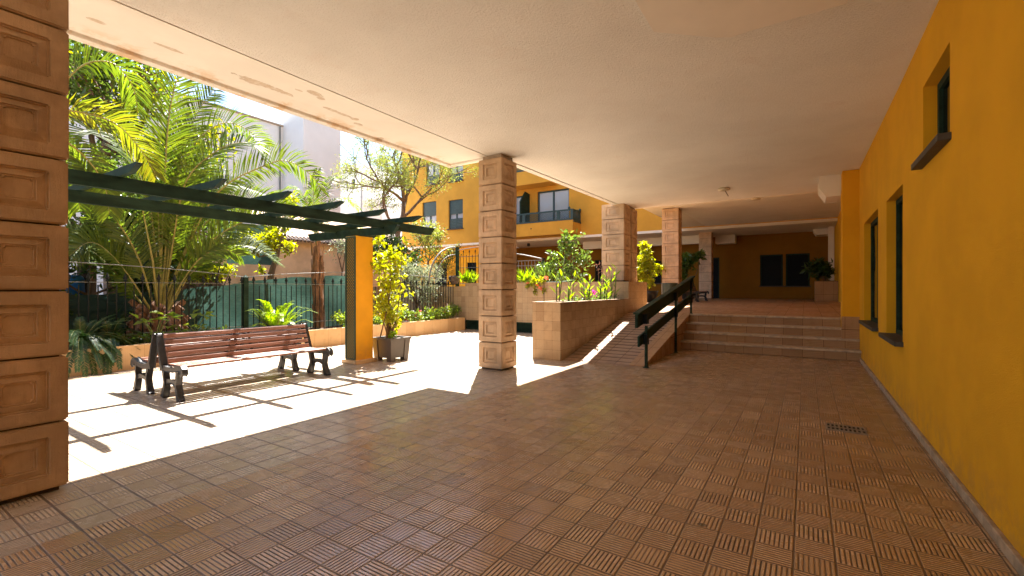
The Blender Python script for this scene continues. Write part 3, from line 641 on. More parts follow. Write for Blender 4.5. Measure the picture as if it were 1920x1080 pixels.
# ================================================================ FENCE
t = thing('iron_fence', (-11.2, 6, .3), 'black iron fence with spear tips in front of the palm', 'fence')
fx = -11.2
for y in (-2.1, 5.78): 
    m = MB(); m.box(fx - .05, fx + .05, y - .05, y + .05, .3, 1.78); m.add([(fx - .05, y - .05, 1.78), (fx + .05, y - .05, 1.78), (fx + .05, y + .05, 1.78), (fx - .05, y + .05, 1.78), (fx, y, 1.84)], [(0, 1, 4), (1, 2, 4), (2, 3, 4), (3, 0, 4)]); m.build('post', 'green', t)
m = MB(); m.box(fx - .055, fx + .055, 13.60, 13.71, .3, 3.1); m.build('post', 'green', t)
m = MB(); m.tube([(fx, -2.05, 1.63), (fx, 13.6, 1.63)], .007, 5); m.tube([(fx, -2.05, .62), (fx, 13.6, .62)], .01, 5); m.build('rail', 'wire', t)
for ya, yb in ((-2.1, 5.78), (5.78, 13.62)):
    m = MB(); m.tube([(fx, ya + (yb - ya) * k / 16, 1.78 + .22 * math.sin(math.pi * k / 16) ** .8) for k in range(17)], .009, 6); m.build('arched_rail', 'wire', t, smooth=True)
def spear(tall):
    m = MB(); h = 1.66 if tall else 1.58
    m.tube([(fx, 0, .36), (fx, 0, h)], .012, 6)
    if tall: m.lathe((fx, 0, h), [(.012, -.02), (.034, 0), (.016, .015), (.038, .05), (.026, .085), (.001, .16)], 6)
    return m
proto = {}
ys = np.arange(-.075, 13.5, .1375)
for i, y in enumerate(ys):
    tl = i % 2 == 0
    if abs(y - 5.78) < .07: continue
    if tl not in proto: proto[tl] = spear(tl).build('bar', 'blacksteel', t); b = proto[tl]
    else: b = proto[tl].copy(); COL.objects.link(b); b.parent = t
    b.location.y = float(y)

# fan-shaped panel left of the tall post, and gate fence on the retaining wall
t = thing('fan_panel', (-11.2, 12.6, 1.7), 'quarter circle iron fan panel left of the tall fence post', 'gate')
hub = Vector((fx, 13.52, 1.72)); fb = MB()
def arc(r, ry=1.): return [hub + Vector((0, -r * math.sin(a) * ry, r * math.cos(a))) for a in np.linspace(0, math.pi / 2, 14)]
MB().tube(arc(1.36, 1.05), .03, 6).build('outer_arch', 'wire', t, smooth=True)
MB().tube(arc(1.08, 1.0), .018, 6).build('inner_arch', 'wire', t, smooth=True)
for k in range(13):
    a = math.pi / 2 * (k + .5) / 13; d = Vector((0, -math.sin(a), math.cos(a))); MB().tube([hub + d * .15, hub + d * 1.22], .009, 5).build('spoke', 'blacksteel', t)
MB().box(fx - .02, fx + .02, 12.05, 13.58, 1.66, 1.70).build('bottom_rail', 'blacksteel', t)
MB().lathe(hub + Vector((0, -.05, -.02)), [(0, 0), (.12, .0), (.2, .12), (.22, .24), (.18, .3), (0, .3)], 12).build('hub_ball', 'stone', t, smooth=True)
t = thing('gate_fence', (-9.8, 13.62, 1.72), 'spear tipped railing with a pale arched top on the tiled wall beside the free pillar', 'fence')
m = MB(); m.tube([(-11.15 + 2.7 * k / 12, 13.62, 2.93 + .13 * math.sin(math.pi * (k + 1.5) / 14)) for k in range(13)], .014, 6); m.build('arched_rail', 'wire', t, smooth=True)
m = MB(); 
for z in (1.8, 2.3, 2.72): m.tube([(-11.15, 13.62, z), (-8.4, 13.62, z)], .01, 5)
m.build('rail', 'blacksteel', t)
for i in range(19):
    x = -11.02 + i * .14; h = 2.86 if i % 2 else 2.78; m = MB(); m.tube([(x, 13.62, 1.725), (x, 13.62, h)], .009, 5)
    if i % 2: m.lathe((x, 13.62, h), [(.009, 0), (.026, .01), (.012, .02), (.03, .045), (.001, .12)], 6)
    m.build('bar', 'blacksteel', t)
t = thing('arched_gate', (-12.5, 19.5, .92), 'pale arched iron gate on the upper terrace behind the flowers', 'gate')
ga = atY(974, 470, 19.5); gb = atY(1019, 486, 19.5); xa, xb = -13.3, gb.x
MB().box(xb - .05, xb + .06, 19.45, 19.56, .92, gb.z + .05).build('post', 'blacksteel', t)
m = MB(); zt_ = gb.z
m.tube([(xa + (xb - xa) * k / 12, 19.5, zt_ + .0 + .40 * math.sin(math.pi * (.5 + .5 * k / 12))) for k in range(13)], .03, 6); m.build('arched_rail', 'wire', t, smooth=True)
m = MB(); m.box(xa, xb, 19.48, 19.52, zt_ - .06, zt_ - .02); m.box(xa, xb, 19.48, 19.52, zt_ - .3, zt_ - .27); m.build('rail', 'wire', t)
for i in range(14):
    x = xa + (xb - xa) * (i + .5) / 14; MB().box(x - .012, x + .012, 19.485, 19.515, .95, zt_ - .06).build('bar', 'wire', t)

# ================================================================ PERGOLA
t = thing('pergola', (-7.7, 4, 0), 'dark green pergola of crossing beams on a yellow post above the bench', 'pergola')
def post(y):
    p_ = MB().box(-7.87, -7.555, y, y + .42, .07, 2.565).build('post', 'orange', t)
    MB().box(-7.93, -7.50, y - .055, y + .475, 0, .075).build('plinth', 'lowtile', p_, bevel=.006)
    # lattice panel on the side facing the walkway end
    m = MB(); ya = y - .012; x0, x1, z0, z1 = -7.866, -7.562, .085, 2.555
    m.box(x0, x0 + .022, ya - .012, ya + .014, z0, z1); m.box(x1 - .022, x1, ya - .012, ya + .014, z0, z1); m.box(x0 + .022, x1 - .022, ya - .012, ya + .014, z0, z0 + .02); m.box(x0 + .022, x1 - .022, ya - .012, ya + .014, z1 - .02, z1)
    W_ = x1 - x0; sp = .062; k = -W_
    while k < z1 - z0:
        for sg in (0, 1):
            pa = [x0, z0 + k]; pb = [x1, z0 + k + W_]
            if pa[1] < z0: pa = [x0 + (z0 - pa[1]), z0]
            if pb[1] > z1: pb = [x1 - (pb[1] - z1), z1]
            if pb[0] - pa[0] > .01:
                fx_ = (lambda q: q) if sg == 0 else (lambda q: x0 + x1 - q)
                m.bar((fx_(pa[0]), ya + (.004 if sg else -.004), pa[1]), (fx_(pb[0]), ya + (.004 if sg else -.004), pb[1]), .016, .004, up=(0, 1, 0))
        k += sp
    m.build('lattice_panel', 'latticegreen', p_)
post(6.05); post(-2.2)
def beam(p, q, ax, nm, bevel_end=.13, z0=0, z1=.13):
    m = MB()
    if ax == 'y':
        x, ya, yb = p; m.prism([(ya + bevel_end, z0), (yb - bevel_end, z0), (yb, z1 - .012), (yb, z1), (ya, z1), (ya, z1 - .012)], 'x', x - q / 2, x + q / 2)
    else:
        y, xa, xb = p; m.prism([(xa + bevel_end, z0), (xb - bevel_end, z0), (xb - bevel_end * .45, z0 + (z1 - z0) * .45), (xb, z1 - .012), (xb, z1), (xa, z1), (xa, z1 - .012), (xa + bevel_end * .45, z0 + (z1 - z0) * .45)], 'y', y - q / 2, y + q / 2)
    return m.build(nm, 'green', t, bevel=.004)
for y in (6.22, -2.0): beam((y, -9.35, -6.55), .09, 'x', 'crossbeam', .13, 2.567, 2.72)
beam((-6.93, -3.0, 7.62), .075, 'y', 'long_beam', .13, 2.68, 2.835); beam((-8.35, -3.0, 7.4), .075, 'y', 'long_beam', .13, 2.68, 2.835)
for k in range(-4, 6): 
    y = 2.10 + .9 * k
    if abs(y - 6.22) < .2: continue
    beam((y, -9.4, -6.32), .06, 'x', 'rafter', .20, 2.838, 2.925)
beam((6.57, -9.4, -6.32), .06, 'x', 'rafter', .20, 2.838, 2.925)

# ================================================================ BENCHES
def bench(loc, rz, label, wood_=True):
    t = thing('park_bench', (0, 0, 0), label, 'bench', 'double sided park benches')
    ya, yb = -1.11, 1.11
    for y in (ya, yb, ):
        m = MB(); a, b = y - .03, y + .03
        m.ribbon([(.25, 0), (.235, .03), (.185, .16), (.175, .22), (.19, .30), (.20, .42)], [.10, .085, .07, .06, .06, .06], a, b)
        m.ribbon([(-.25, 0), (-.235, .03), (-.185, .16), (-.175, .22), (-.20, .30), (-.23, .42)], [.10, .085, .07, .06, .06, .07], a, b)
        m.ribbon([(-.19, .2), (-.10, .235), (0, .245), (.10, .235), (.185, .2)], .05, a + .004, b - .004)
        m.ribbon([(-.30, .42), (-.1, .395), (.1, .405), (.22, .44), (.28, .445), (.315, .42), (.325, .38), (.31, .355)], [.07, .055, .055, .07, .075, .07, .06, .035], a - .002, b + .002)
        m.ribbon([(-.27, .385), (-.285, .46), (-.355, .66), (-.415, .84), (-.425, .875)], [.08, .075, .06, .055, .035], a - .003, b + .003)
        m.build('end_frame', 'iron', t, bevel=.012)
    for k in range(5):
        z = .50 + k * .083; x = -.245 - (z - .46) * .36
        m = MB(); m.bar((x + .017, ya + .03, z), (x + .017, yb - .03, z), .03, .062, up=(-.36, 0, 1)); m.build('back_slat', 'wood', t, bevel=.008)
    for k in range(5):
        x = -.21 + k * .108; z = .432 + (.012 if k == 4 else 0)
        m = MB(); m.box(x - .047, x + .047, ya + .03, yb - .03, z, z + .034); m.build('seat_slat', 'wood', t, bevel=.008)
    m = MB()
    for y in (-.12, .1): m.bar((-.25, y, .42), (-.405, y, .86), .04, .02, up=(0, 1, 0))
    m.build('back_brace', 'iron', t)
    t.location = loc; t.rotation_euler = (0, 0, rz); return t
b1 = bench((-7.25, 3.89, 0), 0, 'red brown slatted bench with black iron ends facing the walkway')
b2 = copy_tree(b1); b2.location = (-8.12, 3.86, 0); b2.rotation_euler = (0, 0, math.pi); b2['label'] = 'slatted bench back to back behind the other, facing the fence'
p = atY(1303, 545, 21.5)
b3 = copy_tree(b1); b3.location = (p.x - .25, 23.3, .92); b3.rotation_euler = (0, 0, 0); b3['label'] = 'shaded slatted bench at the top of the steps beside the farthest pillar'; b3['group'] = ''
del b3['group']

# ================================================================ PLANTER POT AND CLIMBER
t = thing('planter_pot', (-7.41, 6.85, 0), 'square taupe plastic planter at the foot of the yellow post', 'planter')
m = MB(); x0, x1, y0, y1 = -7.70, -7.12, 6.56, 7.12; tp = .035
def frus(m, xa, xb, ya, yb, za, zb, k): m.hexa([(xa + k, ya + k, za), (xb - k, ya + k, za), (xb - k, yb - k, za), (xa + k, yb - k, za), (xa, ya, zb), (xb, ya, zb), (xb, yb, zb), (xa, yb, zb)])
frus(m, x0 + .02, x1 - .02, y0 + .02, y1 - .02, .07, .44, .035); m.build('tub', 'pot', t)
for sx in (0, 1):
    for sy in (0, 1):
        xa = x0 if sx == 0 else x1 - .16; ya = y0 if sy == 0 else y1 - .16
        kx0, kx1 = (.04, 0) if sx == 0 else (0, .04); ky0, ky1 = (.04, 0) if sy == 0 else (0, .04)
        m = MB(); m.hexa([(xa + kx0, ya + ky0, 0), (xa + .16 - kx1, ya + ky0, 0), (xa + .16 - kx1, ya + .16 - ky1, 0), (xa + kx0, ya + .16 - ky1, 0), (xa + .006, ya + .006, .44), (xa + .154, ya + .006, .44), (xa + .154, ya + .154, .44), (xa + .006, ya + .154, .44)]); m.build('corner_leg', 'pot', t, bevel=.004)
m = MB(); m.box(x0 - .012, x1 + .012, y0 - .012, y0 + .05, .44, .485); m.box(x0 - .012, x1 + .012, y1 - .05, y1 + .012, .44, .485); m.box(x0 - .012, x0 + .05, y0 + .05, y1 - .05, .44, .485); m.box(x1 - .05, x1 + .012, y0 + .05, y1 - .05, .44, .485); m.build('rim', 'pot', t, bevel=.008)
MB().box(x0 + .05, x1 - .05, y0 + .05, y1 - .05, .40, .455).build('soil', 'soil', t)
t = thing('climbing_shrub', (-7.5, 6.85, .45), 'lime leaved climber on bare canes rising from the square planter', 'plant')
canes = MB(); tipsC = []
for k in range(9):
    a = Vector((-7.52 + rng.normal() * .05, 6.82 + rng.normal() * .05, .45)); top = Vector((-7.58 + rng.normal() * .17, 6.95 + rng.normal() * .17, 1.5 + 1.1 * random.random()))
    pts = [a.lerp(top, q) + Vector((math.sin(q * 3.1) * .12 * (k % 3 - 1), math.sin(q * 3.1 + k) * .09, 0)) for q in np.linspace(0, 1, 7)]
    canes.tube(pts, [.016 - .0018 * i for i in range(7)], 5); tipsC += pts[2:]
for q in (Vector((-7.35, 7.0, .9)), Vector((-7.25, 6.85, .78))): canes.tube([(-7.52, 6.82, .46), q], [.018, .008], 5)
canes.build('canes', 'cane', t, smooth=True)
cl = [((q.x + rng.normal() * .08, q.y + .04 + rng.normal() * .08, q.z), .15, 12) for q in tipsC]
for px, py, r, n in ((712, 452, .12, 30), (735, 478, .2, 70), (748, 490, .15, 45), (710, 500, .2, 55), (722, 540, .14, 45), (738, 520, .1, 20), (712, 570, .12, 30), (725, 585, .17, 60), (735, 598, .15, 50), (742, 612, .1, 24)):
    q = atX(px, py, -7.45); cl.append(((q.x, q.y, q.z), r, n))
foliage(cl, .105, .075, 'leaves', 'lime', t, zb=.1)
t = thing('small_pot_plant', (-7.25, 6.95, .46), 'small lime tuft at the front corner of the square planter', 'plant')
q = atX(737, 628, -7.25); MB().tube([(q.x, q.y, .45), (q.x, q.y, q.z)], .006, 5).build('stem', 'stem', t)
foliage([((q.x, q.y, q.z), .10, 60)], .06, .04, 'leaves', 'fern', t)

# ================================================================ DRAIN
t = thing('drain_grate', (.36, 6.08, 0), 'worn metal floor drain grate near the right wall', 'drain')
m = MB(); x0, x1, y0, y1 = .19, .53, 5.95, 6.21
MB().box(x0, x1, y0, y1, .001, .003).build('well', 'blackwell', t)
xs = np.linspace(x0, x1, 10); m.box(x0 - .015, x1 + .015, y0 - .015, y0 + .02, .0015, .010); m.box(x0 - .015, x1 + .015, y1 - .02, y1 + .015, .0015, .010); m.box(x0 - .014, x1 + .014, (y0 + y1) / 2 - .018, (y0 + y1) / 2 + .018, .0015, .0095)
for x in xs: m.box(x - .008, x + .008, y0, y1, .0015, .009)
m.build('grid', 'grate', t)

# ================================================================ LITTER BIN, BOWL POTS, FAR PLANTER
p = atY(1256, 545, 17.6); s_ = 17.6 / 1.0
def bin_(c, r, h):
    t = thing('litter_bin', (c[0], c[1], .9), 'dark green round litter bin on two steel legs beside the ramp top', 'bin')
    MB().lathe((c[0], c[1], 0), [(0, c[2] - h / 2), (r * .93, c[2] - h / 2), (r, c[2] - h / 2 + .02), (r, c[2] + h / 2 - .02), (r * .98, c[2] + h / 2), (r * .9, c[2] + h / 2), (r * .88, c[2] + h / 2 - .2), (0, c[2] + h / 2 - .2)], 24).build('drum', 'bin', t, smooth=False)
    for s in (-1, 1): MB().tube([(c[0] + s * (r + .03) * CT, c[1] + s * (r + .03) * ST, .9), (c[0] + s * (r + .03) * CT, c[1] + s * (r + .03) * ST, c[2] + h / 2)], .02, 8).build('leg', 'wire', t)
    MB().tube([(c[0] - (r + .03) * CT, c[1] - (r + .03) * ST, c[2] - .1), (c[0] + (r + .03) * CT, c[1] + (r + .03) * ST, c[2] - .1)], .012, 6).build('pivot', 'wire', t)
bin_(p, .26, .58)
def bowlpot(px, py, Y, r, h, label):
    c = atY(px, py, Y); t = thing('bowl_pot', (c.x, Y, .92), label, 'pot')
    MB().lathe((c.x, Y, .92), [(0, 0), (r * .45, 0), (r * .62, h * .2), (r * .9, h * .7), (r, h), (r * .94, h), (r * .85, h * .8), (0, h * .78)], 24).build('bowl', 'bowl', t, smooth=True)
    return c
c = bowlpot(1216, 556, 20.4, .42, .5, 'black bowl pot holding the lime bush on the sunlit terrace')
def bush(name, base, top, clusters, L_, W_, mat, label, cat, stems=5, r=.02, group=None, spread=.3, stemmat='bark'):
    base = Vector(base); t = thing(name, base, label, cat, group); m = MB()
    for k in range(stems):
        e = Vector(clusters[k % len(clusters)][0]); m.tube([base + Vector((rng.normal() * .03, rng.normal() * .03, 0)), base.lerp(e, .5) + Vector((rng.normal() * .05, rng.normal() * .05, .05)), e], [r, r * .7, r * .35], 5)
    m.build('stems', stemmat, t, smooth=True); foliage(clusters, L_, W_, 'leaves', mat, t); return t
def pxcl(lst, Y=None, X=None, dj=.15):
    o = []
    for px, py, r, n in lst:
        q = atY(px, py, Y) if Y is not None else atX(px, py, X); o.append(((q.x + rng.normal() * dj, q.y + rng.normal() * dj, q.z), r, n))
    return o
bush('lime_bush', (c.x, 20.4, 1.3), 3, pxcl([(1206, 470, .22, 120), (1212, 462, .2, 110), (1204, 490, .3, 190), (1215, 488, .3, 200), (1222, 500, .28, 180), (1205, 512, .28, 180), (1218, 515, .3, 200), (1226, 505, .22, 120), (1210, 532, .25, 120), (1222, 528, .2, 90)], Y=20.4), .16, .1, 'lime', 'tall lime green bush in the black bowl pot beyond the planter pillar', 'bush')
c = bowlpot(1290, 552, 24.5, .45, .5, 'dark bowl pot behind the pillar with the litter bin')
bush('glossy_bush', (c.x, 24.5, 1.3), 3, pxcl([(1283, 480, .2, 80), (1287, 490, .25, 90), (1295, 485, .25, 80), (1305, 478, .22, 70), (1287, 505, .25, 90), (1284, 520, .2, 60), (1298, 492, .28, 80), (1301, 484, .25, 70), (1292, 498, .3, 90)], Y=24.5), .2, .12, 'leaf', 'half shaded green bush leaning between the two far pillars', 'bush')
t = thing('far_planter', (.9, 27, .92), 'square tiled planter at the dark end of the walkway', 'planter')
q0 = atY(1528, 527, 26.6); q1 = atY(1563, 527, 26.6)
MB().box(q0.x, 1.29, 26.6, 27.9, .92, q0.z).build('box', 'step', t); MB().box(q0.x + .1, 1.2, 26.7, 27.8, q0.z, q0.z + .02).build('soil', 'soil', t)
bush('dark_pot_bush', (.8, 27.2, q0.z), 3, pxcl([(1540, 500, .35, 90), (1530, 508, .3, 70), (1550, 505, .35, 80), (1545, 515, .4, 90), (1522, 503, .2, 30)], Y=27.2), .3, .12, 'darkleaf', 'dark leafy plant in the square planter at the shaded end', 'plant')
MB_ = MB(); MB_.box(1.0, 1.26, 29.5, 29.8, .92, 4.98); MB_.build('downpipe_box', 'cream', RW)

# ================================================================ COURTYARD APARTMENT BUILDING
AB = thing('apartment_building', (-14, 27.3, .92), 'weathered yellow apartment block with green windows and balconies closing the courtyard', 'building')
F = [(-23.27, -21.86, 6.1, 8.34), (-23.2, -21.86, 9.73, 11.4), (-26.0, -24.53, 6.2, 8.45), (-25.6, -24.2, 9.76, 11.6), (-15.42, -13.03, 5.95, 8.11), (-19.2, -16.3, 5.95, 8.0), (-15.4, -13.0, 9.6, 11.7)]
MB().holes('y', 27.3, -28.3, 8, 4.95, 15, F, .22).build('wall', 'facade', AB)
MB().box(-28.3, -28.05, 27.52, 45, .3, 15).build('side_wall', 'facade', AB)
MB().box(-28.3, 8, 27.3, 31.6, 4.80, 4.95).build('soffit', 'cream', AB)
G2 = [(-12.95, -11.9, .92, 3.6), (-2.33, -1.14, 1.69, 3.56), (-1.0, .19, 1.68, 3.57), (-5.75, -4.6, .92, 3.5), (-17.6, -16.2, 1.9, 3.6), (-15.4, -14.6, .92, 3.4), (-8.9, -8.2, 1.9, 3.4)]
MB().holes('y', 31.5, -20.5, 1.4, .92, 5.0, G2, .12).build('ground_floor_wall', 'shadedyellow', AB)
G3 = [(-21.45, -20.75, 1.5, 3.5), (-24.9, -23.6, .92, 3.4)]
G3 = [(atY(876, 500, 28.2).x, atY(893, 500, 28.2).x, 1.6, 3.55), (atY(815, 500, 28.2).x, atY(838, 500, 28.2).x, 1.0, 3.6)]
MB().holes('y', 28.2, -28.3, -20.4, .3, 4.8, G3, .12).build('ground_floor_wall', 'orange', AB)
MB().box(-20.6, -20.4, 28.2, 31.5, .3, 4.8).build('return_wall', 'yellow', AB)
def win(a, b, c, d, Y, par, mull=2, mat='bluegreen', gl='paleglass', shutter=0., fw=.09):
    f = MB(); f.box(a, a + fw, Y - .03, Y + .03, c, d); f.box(b - fw, b, Y - .03, Y + .03, c, d); f.box(a + fw, b - fw, Y - .03, Y + .03, d - fw, d); f.box(a + fw, b - fw, Y - .03, Y + .03, c, c + fw)
    for k in range(1, mull):
        x = a + (b - a) * k / mull; f.box(x - fw * .6, x + fw * .6, Y - .035, Y + .025, c + fw, d - fw)
    o = f.build('window', mat, par); MB().box(a + .03, b - .03, Y + .031, Y + .05, c + .03, d - .03).build('pane', gl, o)
    if shutter:
        z0 = c + (d - c) * shutter if shutter > 0 else c; z1 = d if shutter > 0 else c + (d - c) * -shutter
        s = MB(); n = max(3, int((z1 - z0) / .09))
        for k in range(n):
            z = z0 + (z1 - z0) * k / n; s.box(a + .05, b - .05, Y - .06 + (k % 2) * .006, Y - .036, z, z0 + (z1 - z0) * (k + 1) / n)
        s.build('shutter', mat, o)
    MB().box(a - .06, b + .06, Y - .30, Y - .031, c - .05, c + .012).build('sill', 'sill', o)
    return o
o = win(*F[0][:4], 27.45, AB, shutter=.52); s = MB()
for k in range(6): s.box(-23.2, -21.93, 27.38, 27.40, 6.2 + k * .12, 6.31 + k * .12)
s.build('panel', 'bluegreen', o)
o = win(*F[1][:4], 27.45, AB, shutter=-.42)
o = win(*F[2][:4], 27.45, AB, shutter=.5); o = win(*F[3][:4], 27.45, AB, shutter=-.42)
win(*F[4], 27.46, AB, mat='bluegreen'); win(*F[5], 27.46, AB, mull=3); win(*F[6], 27.46, AB)
for a, b, c, d in G2: 
    o = MB().box(a, b, 31.58, 31.60, c, d).build('door' if c < 1 else 'window', 'farglass', AB)
    f = MB(); f.box(a, a + .08, 31.53, 31.579, c, d); f.box(b - .08, b, 31.53, 31.579, c, d); f.box(a + .08, b - .08, 31.53, 31.579, d - .08, d); f.build('frame', 'green', o)
    if c > 1: MB().box(a - .06, b + .06, 31.40, 31.57, c - .05, c + .01).build('sill', 'sill', o)
for a, b, c, d in G3:
    o = MB().box(a, b, 28.30, 28.32, c, d).build('window', 'farglass', AB); f = MB()
    for k in range(5): x = a + (b - a) * k / 4; f.box(x - .02, x + .02, 28.24, 28.27, c, d)
    f.build('grille', 'blacksteel', o)
def balcony(x0, x1, z0, zp, zr, nm='balcony'):
    b = MB().box(x0, x1, 26.1, 27.3, z0, z0 + .22).build(nm, 'facade', AB)
    m = MB(); m.box(x0, x1, 26.1, 26.25, z0 + .22, zp); m.box(x1 - .15, x1, 26.25, 27.3, z0 + .22, zp); m.build('parapet', 'facade', b)
    m = MB(); m.box(x0, x1 + .02, 26.08, 26.14, zp, zp + .10); m.box(x0, x1 + .02, 26.08, 26.14, zr - .09, zr); m.box(x1 - .14, x1 + .02, 26.07, 26.15, zp + .10, zr - .09)
    x = x0
    while x < x1 - .5: m.box(x - .11, x + .11, 26.07, 26.15, zp + .10, zr - .09); x += 2.55
    m.box(x1 - .05, x1 + .02, 26.15, 27.3, zp - .12, zp); m.box(x1 - .05, x1 + .02, 26.15, 27.3, zr - .09, zr)
    for yk in np.linspace(26.2, 27.25, 12): m.box(x1 - .03, x1, yk - .03, yk + .03, zp, zr - .09)
    m.build('railing', 'bluegreen', b)
    m = MB(); h = zr - .09 - zp - .1; k = x0
    while k < x1:
        m.bar((k, 26.11, zp + .1), (k + h, 26.11, zr - .09), .012, .035, up=(0, 1, 0)); m.bar((k + h, 26.10, zp + .1), (k, 26.10, zr - .09), .012, .035, up=(0, 1, 0)); k += .11
    m.build('lattice', 'bluegreen', b)
    return b
b = balcony(-18.3, -12.2, 4.98, 5.82, 6.5)
MB().prism([(26.12, 5.9), (27.29, 5.9), (27.29, 8.0), (26.75, 8.1), (26.12, 7.35)], 'x', -16.1, -16.0).build('divider', 'green', b)
MB().lathe((-15.2, 26.12, 5.42), [(0, 0), (.05, 0), (.05, .08), (0, .09)], 8).build('spout', 'gap', b)
for xf in (-12.45, -12.22): MB().lathe((xf, 27.2 if xf > -12.3 else 26.11, 6.5), [(.05, 0), (.09, .05), (.07, .13), (0, .17)], 8).build('finial', 'bluegreen', b)
b = balcony(-18.3, -13.85, 8.40, 9.3, 9.95)
for px, Y in ((990, 27.9), (1000, 29.0)): pass
def sconce(p): MB().lathe(p, [(0, 0), (.09, 0), (.13, -.16), (.05, -.22), (0, -.22)], 10).build('soffit_lamp', 'iron', AB)
sconce((atY(991, 452, 28.6).x, 28.6, 4.80))
bm_ = MB(); bm_.box(-13.2, -4.8, 29.9, 30.3, 4.3, 4.8); bm_.build('soffit_beam', 'cream', AB)
MB().box(-4.7, -3.6, 30.6, 31.45, 4.3, 4.95).build('soffit_box', 'cream', AB)
MB().box(-10.9, -10.3, 27.6, 28.2, .92, 4.8).build('column', 'block', AB)

# ================================================================ WHITE BUILDINGS, OLD HOUSE
t = thing('white_building', (-32, 15, 0), 'tall plain white building with a projecting wing beyond the palm', 'building')
MB().box(-44, -32, -6, 19.15, 0, 13.25).build('main_wall', 'white', t)
MB().box(-44, -29.5, 19.155, 22.2, 0, 15.2).build('wing_wall', 'white', t)
MB().tube([(-31.9, 18.9, 0), (-31.9, 18.9, 13.2)], .06, 6).build('drainpipe', 'wire', t); MB().box(-32.05, -31.9, 13.41, 19.15, 13.25, 13.36).build('coping', 'skirt', t); MB().box(-32, -29.45, 19.10, 22.25, 15.2, 15.3).build('coping', 'white', t)
MB().box(-31.99, -31.97, 14.6, 16.2, 7.0, 8.2).build('patch', 'smoothcream', t)
m = MB(); m.box(-32.3, -32.02, 4, 13.4, 13.25, 13.42); m.build('roof_trim', 'claytile', t)
m = MB()
for y in (13.7, 14.7): m.bar((-32.2, y, 13.25), (-32.2, y, 14.4), .05)
m.bar((-32.2, 12.7, 14.0), (-32.2, 14.7, 14.38), .04); m.build('roof_rail', 'wire', t)
t = thing('distant_white_house', (-36, 36, 0), 'farther white house with small dark windows right of the white wing', 'house')
q0 = atY(620, 310, 34); q1 = atY(676, 305, 34)
W3 = [(atY(649, 350, 34).x, atY(653, 350, 34).x, atY(650, 358, 34).z, atY(650, 340, 34).z), (atY(659, 350, 34).x, atY(666, 350, 34).x, atY(650, 356, 34).z, atY(650, 338, 34).z)]
MB().holes('y', 34, q0.x, q1.x, 0, q1.z, W3, .2).build('wall', 'white', t); MB().box(q0.x, q1.x - .02, 34.3, 40, 0, q1.z).build('rear_wall', 'white', t)
MB().box(q1.x, -27, 37, 44, 0, 11.2).build('side_block', 'white', t)
for a, b, c, d in W3: MB().box(a, b, 34.15, 34.2, c, d).build('window', 'glass', t)
t = thing('old_house', (-17, 8, 0), 'dilapidated peach plastered house with a dark covered opening behind the fence', 'house')
OH = [(8.15, 10.0, 2.40, 3.75)]
MB().holes('x', -17, 6.9, 17, .2, 3.42, [(8.15, 10.0, 2.40, 3.42)], -.3).build('wall', 'oldplaster', t)
MB().quad((-17.3, 8.0, 2.3), (-17.3, 10.1, 2.3), (-17.3, 10.1, 3.9), (-17.3, 8.0, 3.9)).build('window_cover', 'net', t)
m = MB(); m.hexa([(-16.8, 10.1, 3.36), (-16.8, 17, 3.36), (-20, 17, 4.9), (-20, 10.1, 4.9), (-16.8, 10.1, 3.44), (-16.8, 17, 3.44), (-20, 17, 5.0), (-20, 10.1, 5.0)])
rf = m.build('roof', 'oldplaster', t)
m = MB(); y = 10.1
while y < 16.8: m.tube([(-16.72, y, 3.40), (-17.1, y, 3.58)], .055, 6); y += .17
m.build('eave_tiles', 'stone', rf)
t = thing('rubble_wall', (-16.5, 7, 0), 'broken dark rubble wall left of the old house', 'wall')
m = MB(); 
for k in range(90):
    c = Vector((-16.6 + rng.normal() * .12, 5.2 + 2.4 * random.random(), .4 + 2.2 * random.random())); s = .16 + .12 * random.random()
    if c.z > 2.55 - .25 * abs(c.y - 6.4): continue
    d = [Vector(v) * s for v in ((-1, -1, -.7), (1, -1, -.8), (1, 1, -.7), (-1, 1, -.8), (-.9, -.8, .7), (.8, -.9, .8), (.9, .8, .7), (-.8, .9, .8))]
    m.hexa([c + v + Vector(rng.normal(size=3)) * .03 for v in d])
m.build('stones', 'stone', t); MB().box(-17, -16.62, 4.8, 7.7, .2, 2.3).build('core', 'stone', t)

# shade netting behind the fence
ny = np.linspace(-6, 10.4, 70); m = MB(); ztop = lambda y: float(np.interp(y, [-6, 3, 4.9, 7.3, 9.6, 13.4], [1.35, 1.38, 1.46, 1.80, 1.94, 1.9]))
vs = []
for y in ny:
    for k in range(9):
        f = k / 8; vs.append((-12.6 + .07 * math.sin(y * 3.1 + f * 2) + .04 * math.sin(y * 7.7) * (1 - f), y, .25 + (ztop(y) - .25) * f + (.02 * math.sin(y * 5) if k == 8 else 0)))
m.add(vs, [(i * 9 + j, (i + 1) * 9 + j, (i + 1) * 9 + j + 1, i * 9 + j + 1) for i in range(69) for j in range(8)])
t = thing('shade_netting', (-12.6, 4, .3), 'green shade netting stretched behind the iron fence', 'netting')
m.build('mesh_sheet', 'net', t, smooth=True)
for y in (-5, -1, 3, 7.2, 10.3): MB().tube([(-12.72, y, .2), (-12.72, y, ztop(y) + .03)], .025, 6).build('post', 'bark', t)
t = thing('blue_barrel', (-13.2, 2.6, .3), 'bright blue plastic drum behind the netting at far left', 'barrel')
q = atX(122, 535, -13.4); MB().lathe((-13.4, q.y, .3), [(0, 0), (.3, 0), (.33, .3), (.31, .6), (.33, .9), (.3, 1.45), (.25, 1.5), (0, 1.5)], 18).build('drum', 'blue', t, smooth=True)

